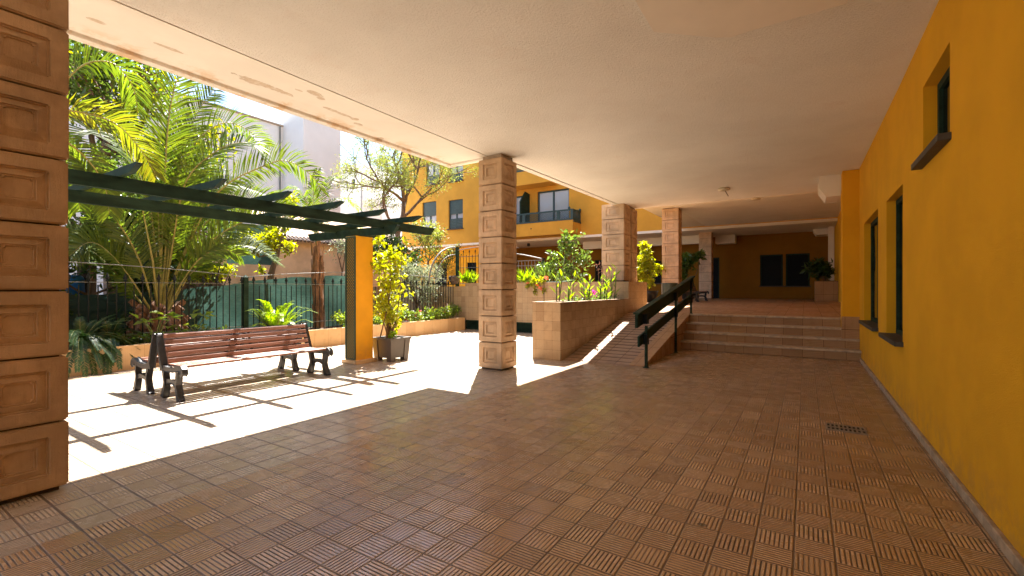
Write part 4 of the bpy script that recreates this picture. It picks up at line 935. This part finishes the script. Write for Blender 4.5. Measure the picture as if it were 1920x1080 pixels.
# ================================================================ VEGETATION
def pxpath(lst, X0, X1, z_min=None):
    n = len(lst); o = []
    for i, (px, py) in enumerate(lst):
        o.append(atX(px, py, X0 + (X1 - X0) * (i / (n - 1)) ** 1.3))
    return o
# --- big palm
PBX = -11.95
pb = atX(298, 612, PBX)
t = thing('date_palm', (pb.x, pb.y, .35), 'large green feather palm with a short shaggy trunk behind the fence', 'palm tree')
m = MB(); m.lathe((pb.x, pb.y, .25), [(.34, 0), (.42, .12), (.45, .35), (.40, .55), (.30, .72), (.12, .85), (0, .88)], 16)
for k in range(120):
    a = random.random() * 6.283; z = .28 + .8 * random.random(); r = .36 if z < .7 else .30; c = Vector((pb.x + r * math.cos(a), pb.y + r * math.sin(a), z)); d = Vector((math.cos(a), math.sin(a), .9)).normalized()
    m.bar(c, c + d * (.14 + .14 * random.random()), .10, .045, up=(-math.sin(a), math.cos(a), .01))
m.build('trunk', 'palmbark', t)
FR = [  # pixel path, X start, X end, leaflet length
 ([(298, 600), (303, 470), (309, 330), (318, 210), (338, 130), (362, 70)], -11.95, -12.2, .80),
 ([(303, 600), (318, 460), (335, 330), (372, 262), (420, 230), (462, 242), (500, 275)], -11.9, -12.6, .72),
 ([(305, 600), (322, 470), (347, 344), (395, 291), (440, 269), (478, 274), (503, 318)], -11.9, -11.7, .72),
 ([(308, 602), (345, 480), (409, 360), (495, 311), (540, 302), (584, 329), (604, 358)], -11.9, -11.5, .70),
 ([(308, 606), (345, 505), (381, 465), (444, 421), (520, 402), (585, 425)], -11.9, -11.3, .70),
 ([(296, 600), (287, 450), (262, 330), (222, 262), (165, 245), (120, 275)], -11.95, -12.4, .75),
 ([(294, 602), (262, 490), (215, 410), (160, 365), (110, 370)], -11.95, -11.7, .70),
 ([(292, 604), (245, 545), (190, 485), (130, 440)], -11.95, -12.2, .65),
 ([(301, 600), (318, 420), (342, 300), (368, 215), (400, 170)], -12.0, -13.0, .75),
 ([(303, 604), (345, 480), (405, 400), (480, 372), (545, 392)], -12.0, -12.6, .68),
 ([(300, 600), (322, 470), (365, 380), (425, 345), (490, 362)], -12.0, -13.2, .68),
 ([(295, 604), (250, 530), (200, 470), (165, 455), (130, 480)], -11.9, -11.4, .6),
 ([(306, 606), (352, 520), (410, 470), (470, 462), (520, 490)], -12.0, -12.7, .6),
 ([(305, 606), (340, 530), (380, 480), (420, 468), (450, 480)], -11.8, -11.35, .55),
 ([(300, 600), (312, 420), (322, 300), (345, 230), (380, 260)], -12.1, -13.8, .75),
]
for i, (pp, xa, xb, lf) in enumerate(FR):
    frond(pxpath(pp, xa, xb), lf, 92, 'frond', t, 'palm', droop=.2 if i in (0,) else .3, v=.30, wid=.036, r0=.028, start=.26, side=(CT, ST, 0), roll=(.75 + .4 * random.random()) * (1 if i % 2 else -1))
for k in range(9):   # bare stalks of old leaves
    a = rng.normal() * .35; b0 = Vector((pb.x, pb.y, .95)); e = b0 + Vector((rng.normal() * .25, a * 1.6, 1.9 + random.random() * .9))
    MB().tube([b0, b0.lerp(e, .5) + Vector((.0, .03, .05)), e], [.03, .022, .012], 5).build('stalk', 'rachis', t)
# --- tall palm whose crown comes in from the left
q = atX(70, 250, -10.95)
t = thing('tall_palm', (q.x, q.y, .35), 'second palm at far left with a drooping yellowing frond', 'palm tree')
MB().tube([(q.x, q.y, .3), (q.x + .05, q.y, 2.0), (q.x, q.y, q.z + .1)], [.28, .22, .2], 10).build('trunk', 'palmbark', t)
for i, (pp, xa, xb, lf, mt) in enumerate([
    ([(75, 250), (110, 214), (142, 209), (214, 230), (262, 278), (294, 330)], -10.95, -10.6, .50, 'palmyellow'),
    ([(75, 250), (110, 170), (160, 120), (215, 120), (250, 165), (258, 215)], -10.95, -11.4, .55, 'palm'),
    
    ([(75, 250), (115, 260), (160, 295), (195, 345), (205, 400)], -10.95, -10.9, .5, 'palm'),
    
    ([(75, 250), (100, 280), (135, 330), (150, 390)], -10.95, -11.2, .5, 'palm'),
    ([(75, 250), (60, 150), (40, 60), (0, 20)], -10.95, -10.9, .55, 'palm')]):
    frond(pxpath(pp, xa, xb), lf, 56, 'frond', t, mt, droop=.4, v=.22, wid=.034, r0=.022, start=.14, side=(CT, ST, 0), roll=.9)
# --- slender palm by the post
q = atX(598, 612, -12.05); q2 = atX(594, 462, -12.05)
t = thing('slender_palm', (q.x, q.y, .35), 'slim palm with a peeling brown trunk just left of the yellow post', 'palm tree')
m = MB(); pts = [Vector((q.x, q.y, .3)).lerp(q2, f) + Vector((0, .02 * math.sin(f * 7), 0)) for f in np.linspace(0, 1, 9)]
m.tube(pts, [.17, .165, .16, .15, .145, .14, .13, .12, .08], 10)
for k in range(60):
    f = .15 + .8 * random.random(); c = pts[0].lerp(q2, f); a = random.random() * 6.283; d = Vector((math.cos(a), math.sin(a), 0)); c = c + d * .14
    m.bar(c, c + d * .03 + Vector((0, 0, .25 + .3 * random.random())), .06, .02, up=d)
m.build('trunk', 'palmbark', t)
for pp, xa, xb in (([(594, 462), (600, 420), (622, 378), (650, 372), (672, 392)], -12.05, -12.0), ([(594, 462), (588, 425), (566, 395), (540, 400), (528, 425)], -12.05, -11.8), ([(594, 462), (596, 415), (606, 365), (622, 335), (645, 330)], -12.05, -12.6),
                   ([(594, 462), (584, 410), (570, 370), (548, 352), (525, 360)], -12.05, -12.5), ([(594, 462), (606, 440), (630, 432), (655, 440)], -12.05, -11.6), ([(594, 462), (590, 400), (588, 350), (596, 318)], -12.05, -12.4), ([(594, 462), (612, 420), (640, 400), (668, 425), (676, 460)], -12.05, -12.8)):
    frond(pxpath(pp, xa, xb), .42, 40, 'frond', t, 'palm', droop=.75, v=.1, wid=.03, r0=.014, start=.2, side=(CT, ST, 0))

# --- background trees
def tree(name, base, trunk, r0, tips_from, leaf, L_, W_, label, clr, n, depth=3, ln=1.2, kids=3, spread=.7, up=.15, group=None, bark='bark', rad=.3):
    base = Vector(base); t = thing(name, base, label, 'tree', group); tubes = []; tips = []
    tr = [base] + [Vector(p) for p in trunk]; k = len(tr)
    m = MB(); m.tube(tr, [r0 * (1 - .5 * i / k) for i in range(k)], 8); m.build('trunk', bark, t, smooth=True)
    for p, d in tips_from: grow(p, d, ln, r0 * .5, depth, tubes, tips, spread, up, kids)
    b = MB()
    for pts, rs in tubes: b.tube(pts, [max(.006, x) for x in rs], 4 if rs[0] < .03 else 6, cap=False)
    b.build('branches', bark, t, smooth=True)
    foliage([((p.x, p.y, p.z), rad * (.7 + .6 * random.random()), n) for p, d in tips], L_, W_, 'crown', leaf, t, zb=.15)
    return t
# feathery tree in front of the yellow block
X_ = -17.5; A = lambda px, py: atX(px, py, X_)
bs = A(738, 560); bs.z = .3
tree('feathery_tree', bs, [A(742, 500), A(752, 462), A(745, 440), A(756, 402), A(757, 376)], .17,
     [(A(757, 378), (.1, -.9, .5)), (A(757, 376), (.2, .15, 1)), (A(752, 410), (-.1, .9, .55)), (A(757, 390), (-.2, .7, .8)), (A(748, 445), (.2, -.7, .7)), (A(757, 376), (.3, -.45, .9)), (A(757, 376), (-.3, .5, .95))],
     'feather', .12, .032, 'airy tree with fine yellow green leaves in front of the yellow apartment block', None, 58, depth=3, ln=1.75, kids=3, spread=.6, up=.1, rad=.42)
# lime umbrella trees
X_ = -14.6
bs = A(508, 560); bs.z = .3
t = thing('umbrella_tree', bs, 'small crooked tree with bright lime leaf clusters in front of the old house', 'tree'); m = MB()
P = lambda *a: [A(*p) for p in a]
m.tube([bs] + P((507, 525), (511, 505), (520, 478), (524, 450), (530, 430)), [.11, .1, .09, .075, .06, .04], 7)
for pp in (((519, 485), (500, 478), (486, 482), (483, 470)), ((522, 465), (508, 470), (495, 462), (470, 455), (440, 465)), ((524, 452), (535, 440), (534, 425)), ((511, 508), (500, 515), (495, 512)), ((524, 455), (545, 474), (552, 468))):
    m.tube(P(*pp), [.045, .035, .028, .02, .015][:len(pp)], 5)
m.build('trunk', 'bark', t, smooth=True)
foliage(pxcl([(500, 440, .28, 150), (485, 450, .3, 170), (505, 455, .3, 190), (520, 460, .28, 170), (535, 463, .25, 130), (470, 460, .22, 80), (495, 470, .22, 90), (552, 465, .18, 60), (530, 425, .25, 90), (515, 430, .2, 80), (497, 508, .1, 40), (548, 380, .28, 120), (535, 395, .22, 70)], X=X_), .15, .07, 'crown', 'lime', t)
X_ = -13.6; bs = A(395, 560); bs.z = .3
t = thing('lime_shrub', bs, 'spreading lime shrub above the netting between the palm and the rubble wall', 'shrub'); m = MB()
for e in ((370, 500), (400, 505), (430, 510), (350, 505), (415, 480), (380, 470)): m.tube([bs, bs.lerp(A(*e), .5) + Vector((0, 0, .15)), A(*e)], [.05, .03, .012], 5)
m.build('branches', 'bark', t, smooth=True)
foliage(pxcl([(365, 500, .28, 130), (385, 508, .28, 140), (405, 512, .25, 130), (425, 512, .22, 110), (345, 510, .28, 120), (330, 490, .3, 110), (440, 505, .15, 40), (375, 480, .3, 110), (400, 470, .3, 110), (355, 470, .3, 110), (320, 515, .3, 110), (430, 475, .2, 60)], X=X_), .16, .065, 'crown', 'lime', t)
# left background tree with branches
X_ = -15.0; bs = A(165, 600); bs.z = .3
tree('broadleaf_tree', bs, [A(168, 480), A(175, 400), A(185, 330)], .16, [(A(185, 330), (.1, -.3, 1)), (A(185, 335), (.1, .6, .9)), (A(180, 380), (.3, .8, .6)), (A(178, 390), (.2, -.8, .6)), (A(185, 340), (-.2, .3, 1)), (A(172, 450), (.3, .9, .5)), (A(172, 450), (.3, -.9, .5)), (A(170, 480), (.9, .2, .4))],
     'leaf', .17, .08, 'tall leafy tree behind the palms at the far left', None, 28, depth=3, ln=1.45, kids=3, spread=.75, rad=.5)
X_ = -14.0; bs = A(150, 600); bs.z = .3
tree('yellow_tree', bs, [A(160, 420), A(190, 300), A(205, 250)], .12, [(A(205, 250), (.1, .7, .9)), (A(205, 255), (.1, -.4, 1)), (A(195, 290), (.2, 1, .5)), (A(200, 270), (-.2, .3, 1))],
     'lime', .16, .06, 'bare branched tree with scattered yellow green tufts at the upper left', None, 16, depth=2, ln=1.25, kids=3, spread=.6, rad=.32)
X_ = -13.9; bs = A(230, 600); bs.z = .3
tree('dense_shrub', bs, [A(232, 560), A(236, 520)], .09, [(A(236, 520), (.2, -.8, .8)), (A(236, 520), (.2, .9, .8)), (A(236, 525), (0, .1, 1)), (A(233, 545), (.2, .6, .6)), (A(233, 545), (.1, -.6, .6))],
     'darkleaf', .14, .07, 'dense dark shrub filling the space behind the big palm', None, 60, depth=2, ln=.95, kids=3, spread=.8, rad=.4)
X_ = -15.2; bs = A(330, 560); bs.z = .3
tree('leafy_tree', bs, [A(330, 500), A(335, 450)], .1, [(A(335, 450), (.2, -.8, .8)), (A(335, 450), (.2, .8, .8)), (A(335, 450), (0, .1, 1)), (A(333, 480), (.2, .7, .5))],
     'leaf', .15, .07, 'rounded green tree showing between the arching palm fronds', None, 46, depth=2, ln=1.0, kids=3, spread=.8, rad=.42)
X_ = -13.1; bs = A(165, 600); bs.z = .3
tree('low_shrub', bs, [A(166, 575), A(168, 555)], .06, [(A(168, 555), (.2, -.9, .6)), (A(168, 555), (.2, .9, .6)), (A(168, 560), (0, .1, 1)), (A(166, 570), (.2, .8, .3))], 'darkleaf', .13, .07, 'low dark shrub beside the blue drum at the far left', None, 60, depth=2, ln=.7, kids=3, spread=.8, rad=.35)
# olive shrub and dark hedge behind right part of the fence
X_ = -12.25; bs = A(780, 600); bs.z = .35
tree('olive_shrub', bs, [A(780, 585), A(780, 565)], .08, [(A(780, 570), (.1, -.7, 1)), (A(780, 570), (.1, .7, 1)), (A(780, 575), (0, 0, 1)), (A(780, 590), (.1, -.9, .5)), (A(780, 590), (.1, .8, .5)), (A(780, 580), (.4, .2, .8))],
     'olive', .085, .028, 'silvery olive coloured shrub behind the right part of the iron fence', None, 85, depth=2, ln=.78, kids=3, spread=.75, rad=.30)
X_ = -12.9; bs = A(650, 560); bs.z = .35
X_ = -15.5; bs = A(640, 580); bs.z = .3
tree('grey_shrub', bs, [A(640, 540), A(642, 510)], .06, [(A(642, 510), (.1, .3, 1)), (A(642, 510), (.1, -.5, 1)), (A(642, 520), (.1, .7, .7))], 'olive', .10, .03, 'thin grey leaved shrub between the slender palm and the yellow post', None, 26, depth=2, ln=.75, kids=3, spread=.7, rad=.3)
X_ = -19.5; bs = A(800, 540); bs.z = .3
tree('green_shrub', bs, [A(800, 520), A(803, 490)], .09, [(A(803, 490), (.2, -.8, .8)), (A(803, 490), (.2, .9, .8)), (A(803, 490), (0, 0, 1)), (A(800, 510), (.2, -1, .4)), (A(800, 510), (.2, 1, .4))],
     'feather', .15, .07, 'bushy green shrub below the windows of the yellow block', None, 50, depth=2, ln=1.05, kids=3, spread=.75, rad=.45)
X_ = -15.0; bs = A(735, 570); bs.z = .3
tree('dark_shrub', bs, [A(735, 545), A(738, 520)], .07, [(A(738, 520), (.2, -.8, .8)), (A(738, 520), (.2, .9, .8)), (A(738, 520), (0, 0, 1)), (A(738, 530), (.2, .8, .4))],
     'darkleaf', .13, .07, 'dark shrub behind the olive shrub and the lime climber', None, 60, depth=2, ln=.8, kids=3, spread=.75, rad=.4)

for k, (tx, ty, mt, lab) in enumerate(((-13.6, .6, 'leaf', 'leafy tree just outside the frame left of the palms'), (-14.2, -2.6, 'darkleaf', 'dark tree behind the fence beyond the left edge'), (-13.4, -5.2, 'leaf', 'green tree at the far end of the garden bed'))):
    tree('garden_tree', (tx, ty, .3), [(tx, ty, 1.2), (tx + .1, ty + .1, 2.2)], .12, [((tx + .1, ty + .1, 2.2), (.1, -.7, .8)), ((tx + .1, ty + .1, 2.2), (.1, .7, .8)), ((tx + .1, ty + .1, 2.2), (0, 0, 1)), ((tx, ty, 1.3), (.7, -.2, .6)), ((tx, ty, 1.3), (.3, .7, .6))], mt, .15, .08, lab, None, 34, depth=2, ln=1.1, kids=3, spread=.75, rad=.45)
_ug = foliage([((-10.95 + rng.normal() * .08, y, .52 + .06 * rng.normal()), .14, 26) for y in np.arange(-6, 2.4, .2)], .11, .06, 'bed_ground_cover', 'darkleaf', None, loc=(-10.95, -2, .45)); tag(_ug, 'dark leafy ground cover in the bed left of the ferns', 'ground cover', kind='stuff')
# --- beds
def fern(px, py, X, n, ln, mat, label, h=.6, wid=.05, name='fern', dz=0.):
    q = atX(px, py, X); b = Vector((q.x, q.y, .42 + dz)); t = thing(name, b, label, 'fern')
    for i in range(n):
        a = 6.283 * i / n + rng.normal() * .3; e = .5 + .7 * random.random(); l = ln * (.75 + .5 * random.random())
        d = Vector((math.cos(a) * math.cos(e), math.sin(a) * math.cos(e), math.sin(e)))
        p = [b, b + d * l * .4, b + d * l * .75 + Vector((0, 0, -.03)), b + d * l + Vector((0, 0, -.22 * l))]
        frond(p, wid * 2.2, 26, 'frond', t, mat, droop=.15, v=.1, wid=wid * .55, r0=.006, start=.08)
    return t
fern(517, 608, -10.98, 46, .98, 'fern', 'bright green sword fern behind the middle of the bench')
def arching(px, py, X, paths, mat, label, lf=.105):
    q = atX(px, py, X); b = Vector((q.x, q.y, .45)); t = thing('fern', b, label, 'fern')
    for tx, ty, xx, lift in paths:
        e = atX(tx, ty, xx); mid = b.lerp(e, .5) + Vector((0, 0, lift))
        for j in range(2):
            o_ = Vector(rng.normal(size=3)) * (.10 if j else .0); e2 = e + o_; m2 = mid + o_ * .5
            frond([b, b.lerp(m2, .55) + Vector((0, 0, lift * .35)), m2, m2.lerp(e2, .6) + Vector((0, 0, lift * .12)), e2], lf, 48, 'frond', t, mat, droop=.3, v=.12, wid=.017, r0=.006, start=.1)
arching(150, 655, -10.95, [(235, 608, -10.9, .18), (215, 590, -11.2, .15), (250, 640, -10.7, .22), (262, 655, -10.6, .25), (225, 665, -10.45, .25), (190, 690, -10.38, .3), (160, 705, -10.35, .32), (145, 695, -10.3, .3), (200, 640, -10.8, .2), (180, 600, -11.3, .15), (150, 595, -11.2, .2), (240, 655, -10.9, .15), (210, 625, -11.1, .15), (130, 640, -10.4, .25), (185, 655, -10.5, .25)], 'darkfern', 'shaded dark green fern spilling over the low wall at far left')
arching(205, 650, -11.0, [(270, 640, -10.9, .15), (255, 625, -11.2, .2), (240, 600, -11.3, .2), (225, 690, -10.42, .28), (205, 700, -10.36, .28), (250, 668, -10.6, .2), (180, 630, -11.1, .2)], 'darkfern', 'smaller dark fern right of the spilling one beside the palm trunk')
def taro(px, py, X, lst, label, mat='fern'):
    q = atX(px, py, X); b = Vector((q.x, q.y, .43)); t = thing('taro_plant', b, label, 'plant'); m = MB(); P = []; D = []; U = []; Ls = []
    for tx, ty, s in lst:
        e = atX(tx, ty, X + rng.normal() * .1); m.tube([b, b.lerp(e, .5) + Vector((0, 0, .08)), e], [.012, .010, .007], 5)
        for k in range(3): P.append(tuple(e + Vector((rng.normal() * .02, rng.normal() * .02, 0)))); D.append((rng.normal() * .4 + .5, rng.normal() * .5 + (.7 if k else -.7), -.1 + .35 * rng.normal())); U.append((.3 * rng.normal(), .3 * rng.normal(), 1)); Ls.append(s * (1 if k == 0 else .75))
    m.build('stems', 'stem', t, smooth=True); leafmesh(P, D, U, Ls, np.array(Ls) * .6, 'leaves', 'hedge', t); return t
taro(292, 650, -10.95, [(262, 598, .22), (272, 603, .2), (310, 590, .3), (320, 595, .28), (300, 600, .2), (285, 625, .22), (300, 640, .2)], 'broad leaved taro clump behind the left end of the bench')
taro(365, 640, -11.0, [(365, 588, .26), (385, 592, .26), (355, 610, .2), (340, 620, .2), (320, 612, .2), (375, 612, .2), (330, 625, .2), (385, 620, .2)], 'broad leaved taro clump with one yellow tipped leaf behind the bench back')
foliage([((-10.95, y, .50), .13, 26) for y in np.arange(3.2, 5.4, .16)], .11, .07, 'leafy_ground_cover', 'leaf', None, loc=(-10.95, 4.4, .45)); tag(bpy.data.objects['leafy_ground_cover'], 'low leafy ground cover between the taro clumps', 'ground cover', kind='stuff')
# bedding hedge with red flowers
def bedding():
    cl = []
    for y in np.arange(8.1, 13.4, .13):
        h = .50 + .14 * math.sin(y * 3.7) * math.sin(y * 1.3) + (.08 if y > 11 else 0)
        for k in range(3): cl.append(((-10.86 + rng.normal() * .1, y + rng.normal() * .05, h + rng.normal() * .06 + .05), .14, 34))
    o = foliage(cl, .085, .055, 'flower_bedding', 'hedge', None, loc=(-10.9, 10.7, .45)); tag(o, 'leafy bedding plants dotted red along the low wall', 'bedding plants', kind='stuff')
    fl = [((-10.78 + rng.normal() * .06, y, .66 + .07 * rng.normal()), .05, 10) for y in (9.6, 9.9, 10.5, 11.0, 11.15, 12.1, 12.4)]
    tag(foliage(fl, .05, .05, 'red_flowers', 'red', None, loc=(-10.8, 10.8, .65)), 'small red blossoms scattered over the bedding plants', 'flowers', kind='stuff')
bedding()
q = atX(835, 585, -11.0)
bush('dry_bush', (q.x, q.y, .4), 3, pxcl([(842, 580, .16, 50), (836, 585, .15, 50), (846, 575, .12, 30)], X=-11.0), .08, .025, 'rust', 'pinkish dry tuft beside the tall fence post', 'plant', stemmat='cane', r=.008)

# plants on the retaining wall
def strapclump(b, n, ln, wd, mat, label, name='strap_plant', spread=.8, red=0):
    b = Vector(b); t = thing(name, b, label, 'plant'); P = []; D = []; U = []; Ls = []
    for k in range(n):
        a = random.random() * 6.283; e = .45 + .95 * random.random(); d = (math.cos(a) * math.cos(e) * spread, math.sin(a) * math.cos(e) * spread, math.sin(e))
        P.append((b.x + rng.normal() * .12, b.y + rng.normal() * .08, b.z + .05 * random.random())); D.append(d); U.append((rng.normal(), rng.normal(), .5)); Ls.append(ln * (.6 + .6 * random.random()))
    leafmesh(P, D, U, Ls, wd, 'leaves', mat, t, fold=.1); return t
q = atY(880, 528, 13.62); strapclump((q.x, 13.60, 1.72), 70, .5, .07, 'fern', 'upright strap leaved clump left of the free pillar on the tiled wall')
q = atY(985, 527, 13.62); strapclump((q.x, 13.62, 1.72), 70, .52, .05, 'fern', 'strap leaved clump right of the free pillar on the tiled wall')
q = atY(1022, 527, 14.0); strapclump((q.x, 14.05, 1.72), 60, .7, .05, 'leaf', 'darker spiky clump behind the coral flowers')
t = thing('geranium', (atY(1005, 540, 13.5).x, 13.5, 1.72), 'trailing coral flowered geranium hanging over the tiled wall', 'plant')
gl = [(1000, 528, .16, 80), (1010, 535, .16, 80), (1015, 545, .14, 70), (1005, 548, .1, 40), (995, 532, .12, 50), (1018, 525, .14, 60), (990, 535, .08, 30)]
foliage(pxcl(gl, Y=13.46, dj=.05), .09, .07, 'leaves', 'lime', t); foliage(pxcl([(1015, 541, .045, 12), (1026, 521, .07, 18), (1006, 536, .035, 6), (990, 530, .04, 8)], Y=13.38, dj=.015), .07, .06, 'flowers', 'coral', t)
t = thing('garden_hose', (-6.6, 13.6, 1.73), 'pale green hose lying along the top of the tiled wall', 'hose')
MB().tube([atY(1020, 530, 13.55), atY(1035, 529, 13.52), atY(1048, 529, 13.5), atY(1060, 527, 13.5), atY(1072, 525, 13.55), atY(1078, 526, 13.6)], .022, 8).build('hose_tube', 'hose', t, smooth=True)
# hibiscus
q = atY(1075, 540, 13.9)
bush('hibiscus_bush', (q.x, 13.9, 1.5), 4, pxcl([(1060, 450, .2, 34), (1070, 440, .17, 26), (1080, 445, .17, 26), (1050, 460, .2, 34), (1060, 470, .22, 46), (1075, 465, .24, 50), (1048, 478, .2, 34), (1065, 485, .25, 55), (1080, 485, .25, 50), (1040, 490, .17, 30), (1058, 500, .22, 44), (1075, 505, .24, 50), (1090, 495, .2, 34), (1098, 480, .14, 20), (1085, 520, .2, 36), (1100, 474, .1, 10), (1036, 497, .12, 20), (1088, 440, .1, 8), (1065, 515, .2, 30)], Y=13.9, dj=.1), .15, .085, 'leaf', 'tall glossy leaved bush standing behind the long planter', 'bush', stems=8, r=.014)
q = atY(1030, 500, 14.8)
bush('backdrop_shrub', (q.x, 14.8, .95), 3, pxcl([(1025, 505, .25, 90), (1035, 515, .25, 90), (1040, 500, .2, 60), (1050, 520, .25, 80)], Y=14.8), .14, .05, 'darkleaf', 'dark spiky shrub between the gate and the glossy bush', 'bush')

# canna stalks and flowers in the long planter
def canna(x, y, h, n, label, grp):
    t = thing('canna_plant', (x, y, 1.15), label, 'plant', grp); m = MB(); P = []; D = []; U = []; Ls = []
    for s in range(n):
        bx, by = x + rng.normal() * .07, y + rng.normal() * .07; hh = h * 1.45 * (.7 + .6 * random.random()); lean = Vector((rng.normal() * .08, rng.normal() * .08, 1))
        m.tube([(bx, by, 1.1), Vector((bx, by, 1.1)) + lean * hh * .5, Vector((bx, by, 1.1)) + lean * hh], [.016, .013, .007], 5)
        for k in range(5):
            f = .25 + .7 * k / 4; c = Vector((bx, by, 1.1)) + lean * hh * f; a = k * 2.4 + s; e = 1.0
            P.append(tuple(c)); D.append((math.cos(a) * .75, math.sin(a) * .75, e)); U.append((rng.normal() * .3, rng.normal() * .3, 1)); Ls.append(.23 * (.6 + .6 * random.random()))
    m.build('stems', 'stem', t, smooth=True); leafmesh(P, D, U, Ls, np.array(Ls) * .24, 'leaves', 'fern', t, fold=.1); return t
for x, y, h, n in ((-4.68, 9.25, .62, 2), (-4.62, 9.75, .38, 3), (-4.55, 10.3, .42, 3), (-4.7, 10.9, .40, 3), (-4.55, 11.4, .45, 3), (-4.6, 11.95, .5, 3), (-4.7, 12.5, .6, 3)):
    canna(x, y, h, n, 'canna stalks with paddle leaves in the long planter', 'cannas in the long planter')
foliage([((-4.62 + rng.normal() * .1, y, 1.22 + .03 * rng.normal()), .09, 22) for y in np.arange(9.6, 12.8, .14)], .07, .04, 'planter_undergrowth', 'leaf', None, loc=(-4.6, 11, 1.15)); tag(bpy.data.objects['planter_undergrowth'], 'low leafy undergrowth covering the soil of the long planter', 'ground cover', kind='stuff')
q = atY(1115, 551, 11.2); t = thing('magenta_flower', (q.x, 11.2, 1.15), 'single magenta flower low in the long planter', 'flower'); MB().tube([(q.x, 11.2, 1.12), q], .006, 5).build('stem', 'stem', t); foliage([((q.x, q.y, q.z), .05, 40)], .06, .04, 'petals', 'pink', t)
q = atY(1122, 502, 12.3); t = thing('red_leaved_plant', (q.x, 12.3, 1.15), 'reddish tipped tall plant at the far end of the long planter', 'plant'); MB().tube([(q.x, 12.3, 1.12), (q.x + .02, 12.3, 1.5), q], [.012, .01, .007], 5).build('stem', 'cane', t); foliage([((q.x, q.y, q.z), .10, 14), ((q.x + .1, q.y, q.z - .1), .08, 8)], .11, .025, 'leaves', 'rust', t)
for px, py, Y, lab in ((1020, 500, 8.95, 'thin dark stake at the front corner of the long planter'), (1049, 500, 9.6, 'thin dark stake beside the tallest canna'), (1135, 498, 12.6, 'thin leaning stake in front of the planter pillar'), (1093, 500, 10.6, 'thin stake in the middle of the long planter')):
    q = atY(px, py, Y); t = tag(MB().tube([(q.x, Y, 1.12), (q.x - (.1 if px == 1135 else 0), Y, q.z)], .008, 5).build('plant_stake', 'blacksteel', off=(q.x, Y, 1.12)), lab, 'stake', 'plant stakes in the long planter')
# overhead cables
for a, b, lab in ((atY(637, 270, 20), atY(720, 330, 27), 'upper thin cable crossing the gap right of the white wing'), (atY(637, 291, 22), atY(700, 287, 27), 'lower thin cable crossing the gap right of the white wing')):
    m = MB(); m.tube([Vector(a).lerp(Vector(b), f) - Vector((0, 0, .3 * math.sin(math.pi * f))) for f in np.linspace(0, 1, 8)], .022, 4); tag(m.build('cable', 'gap', off=a), lab, 'cable', 'overhead cables')
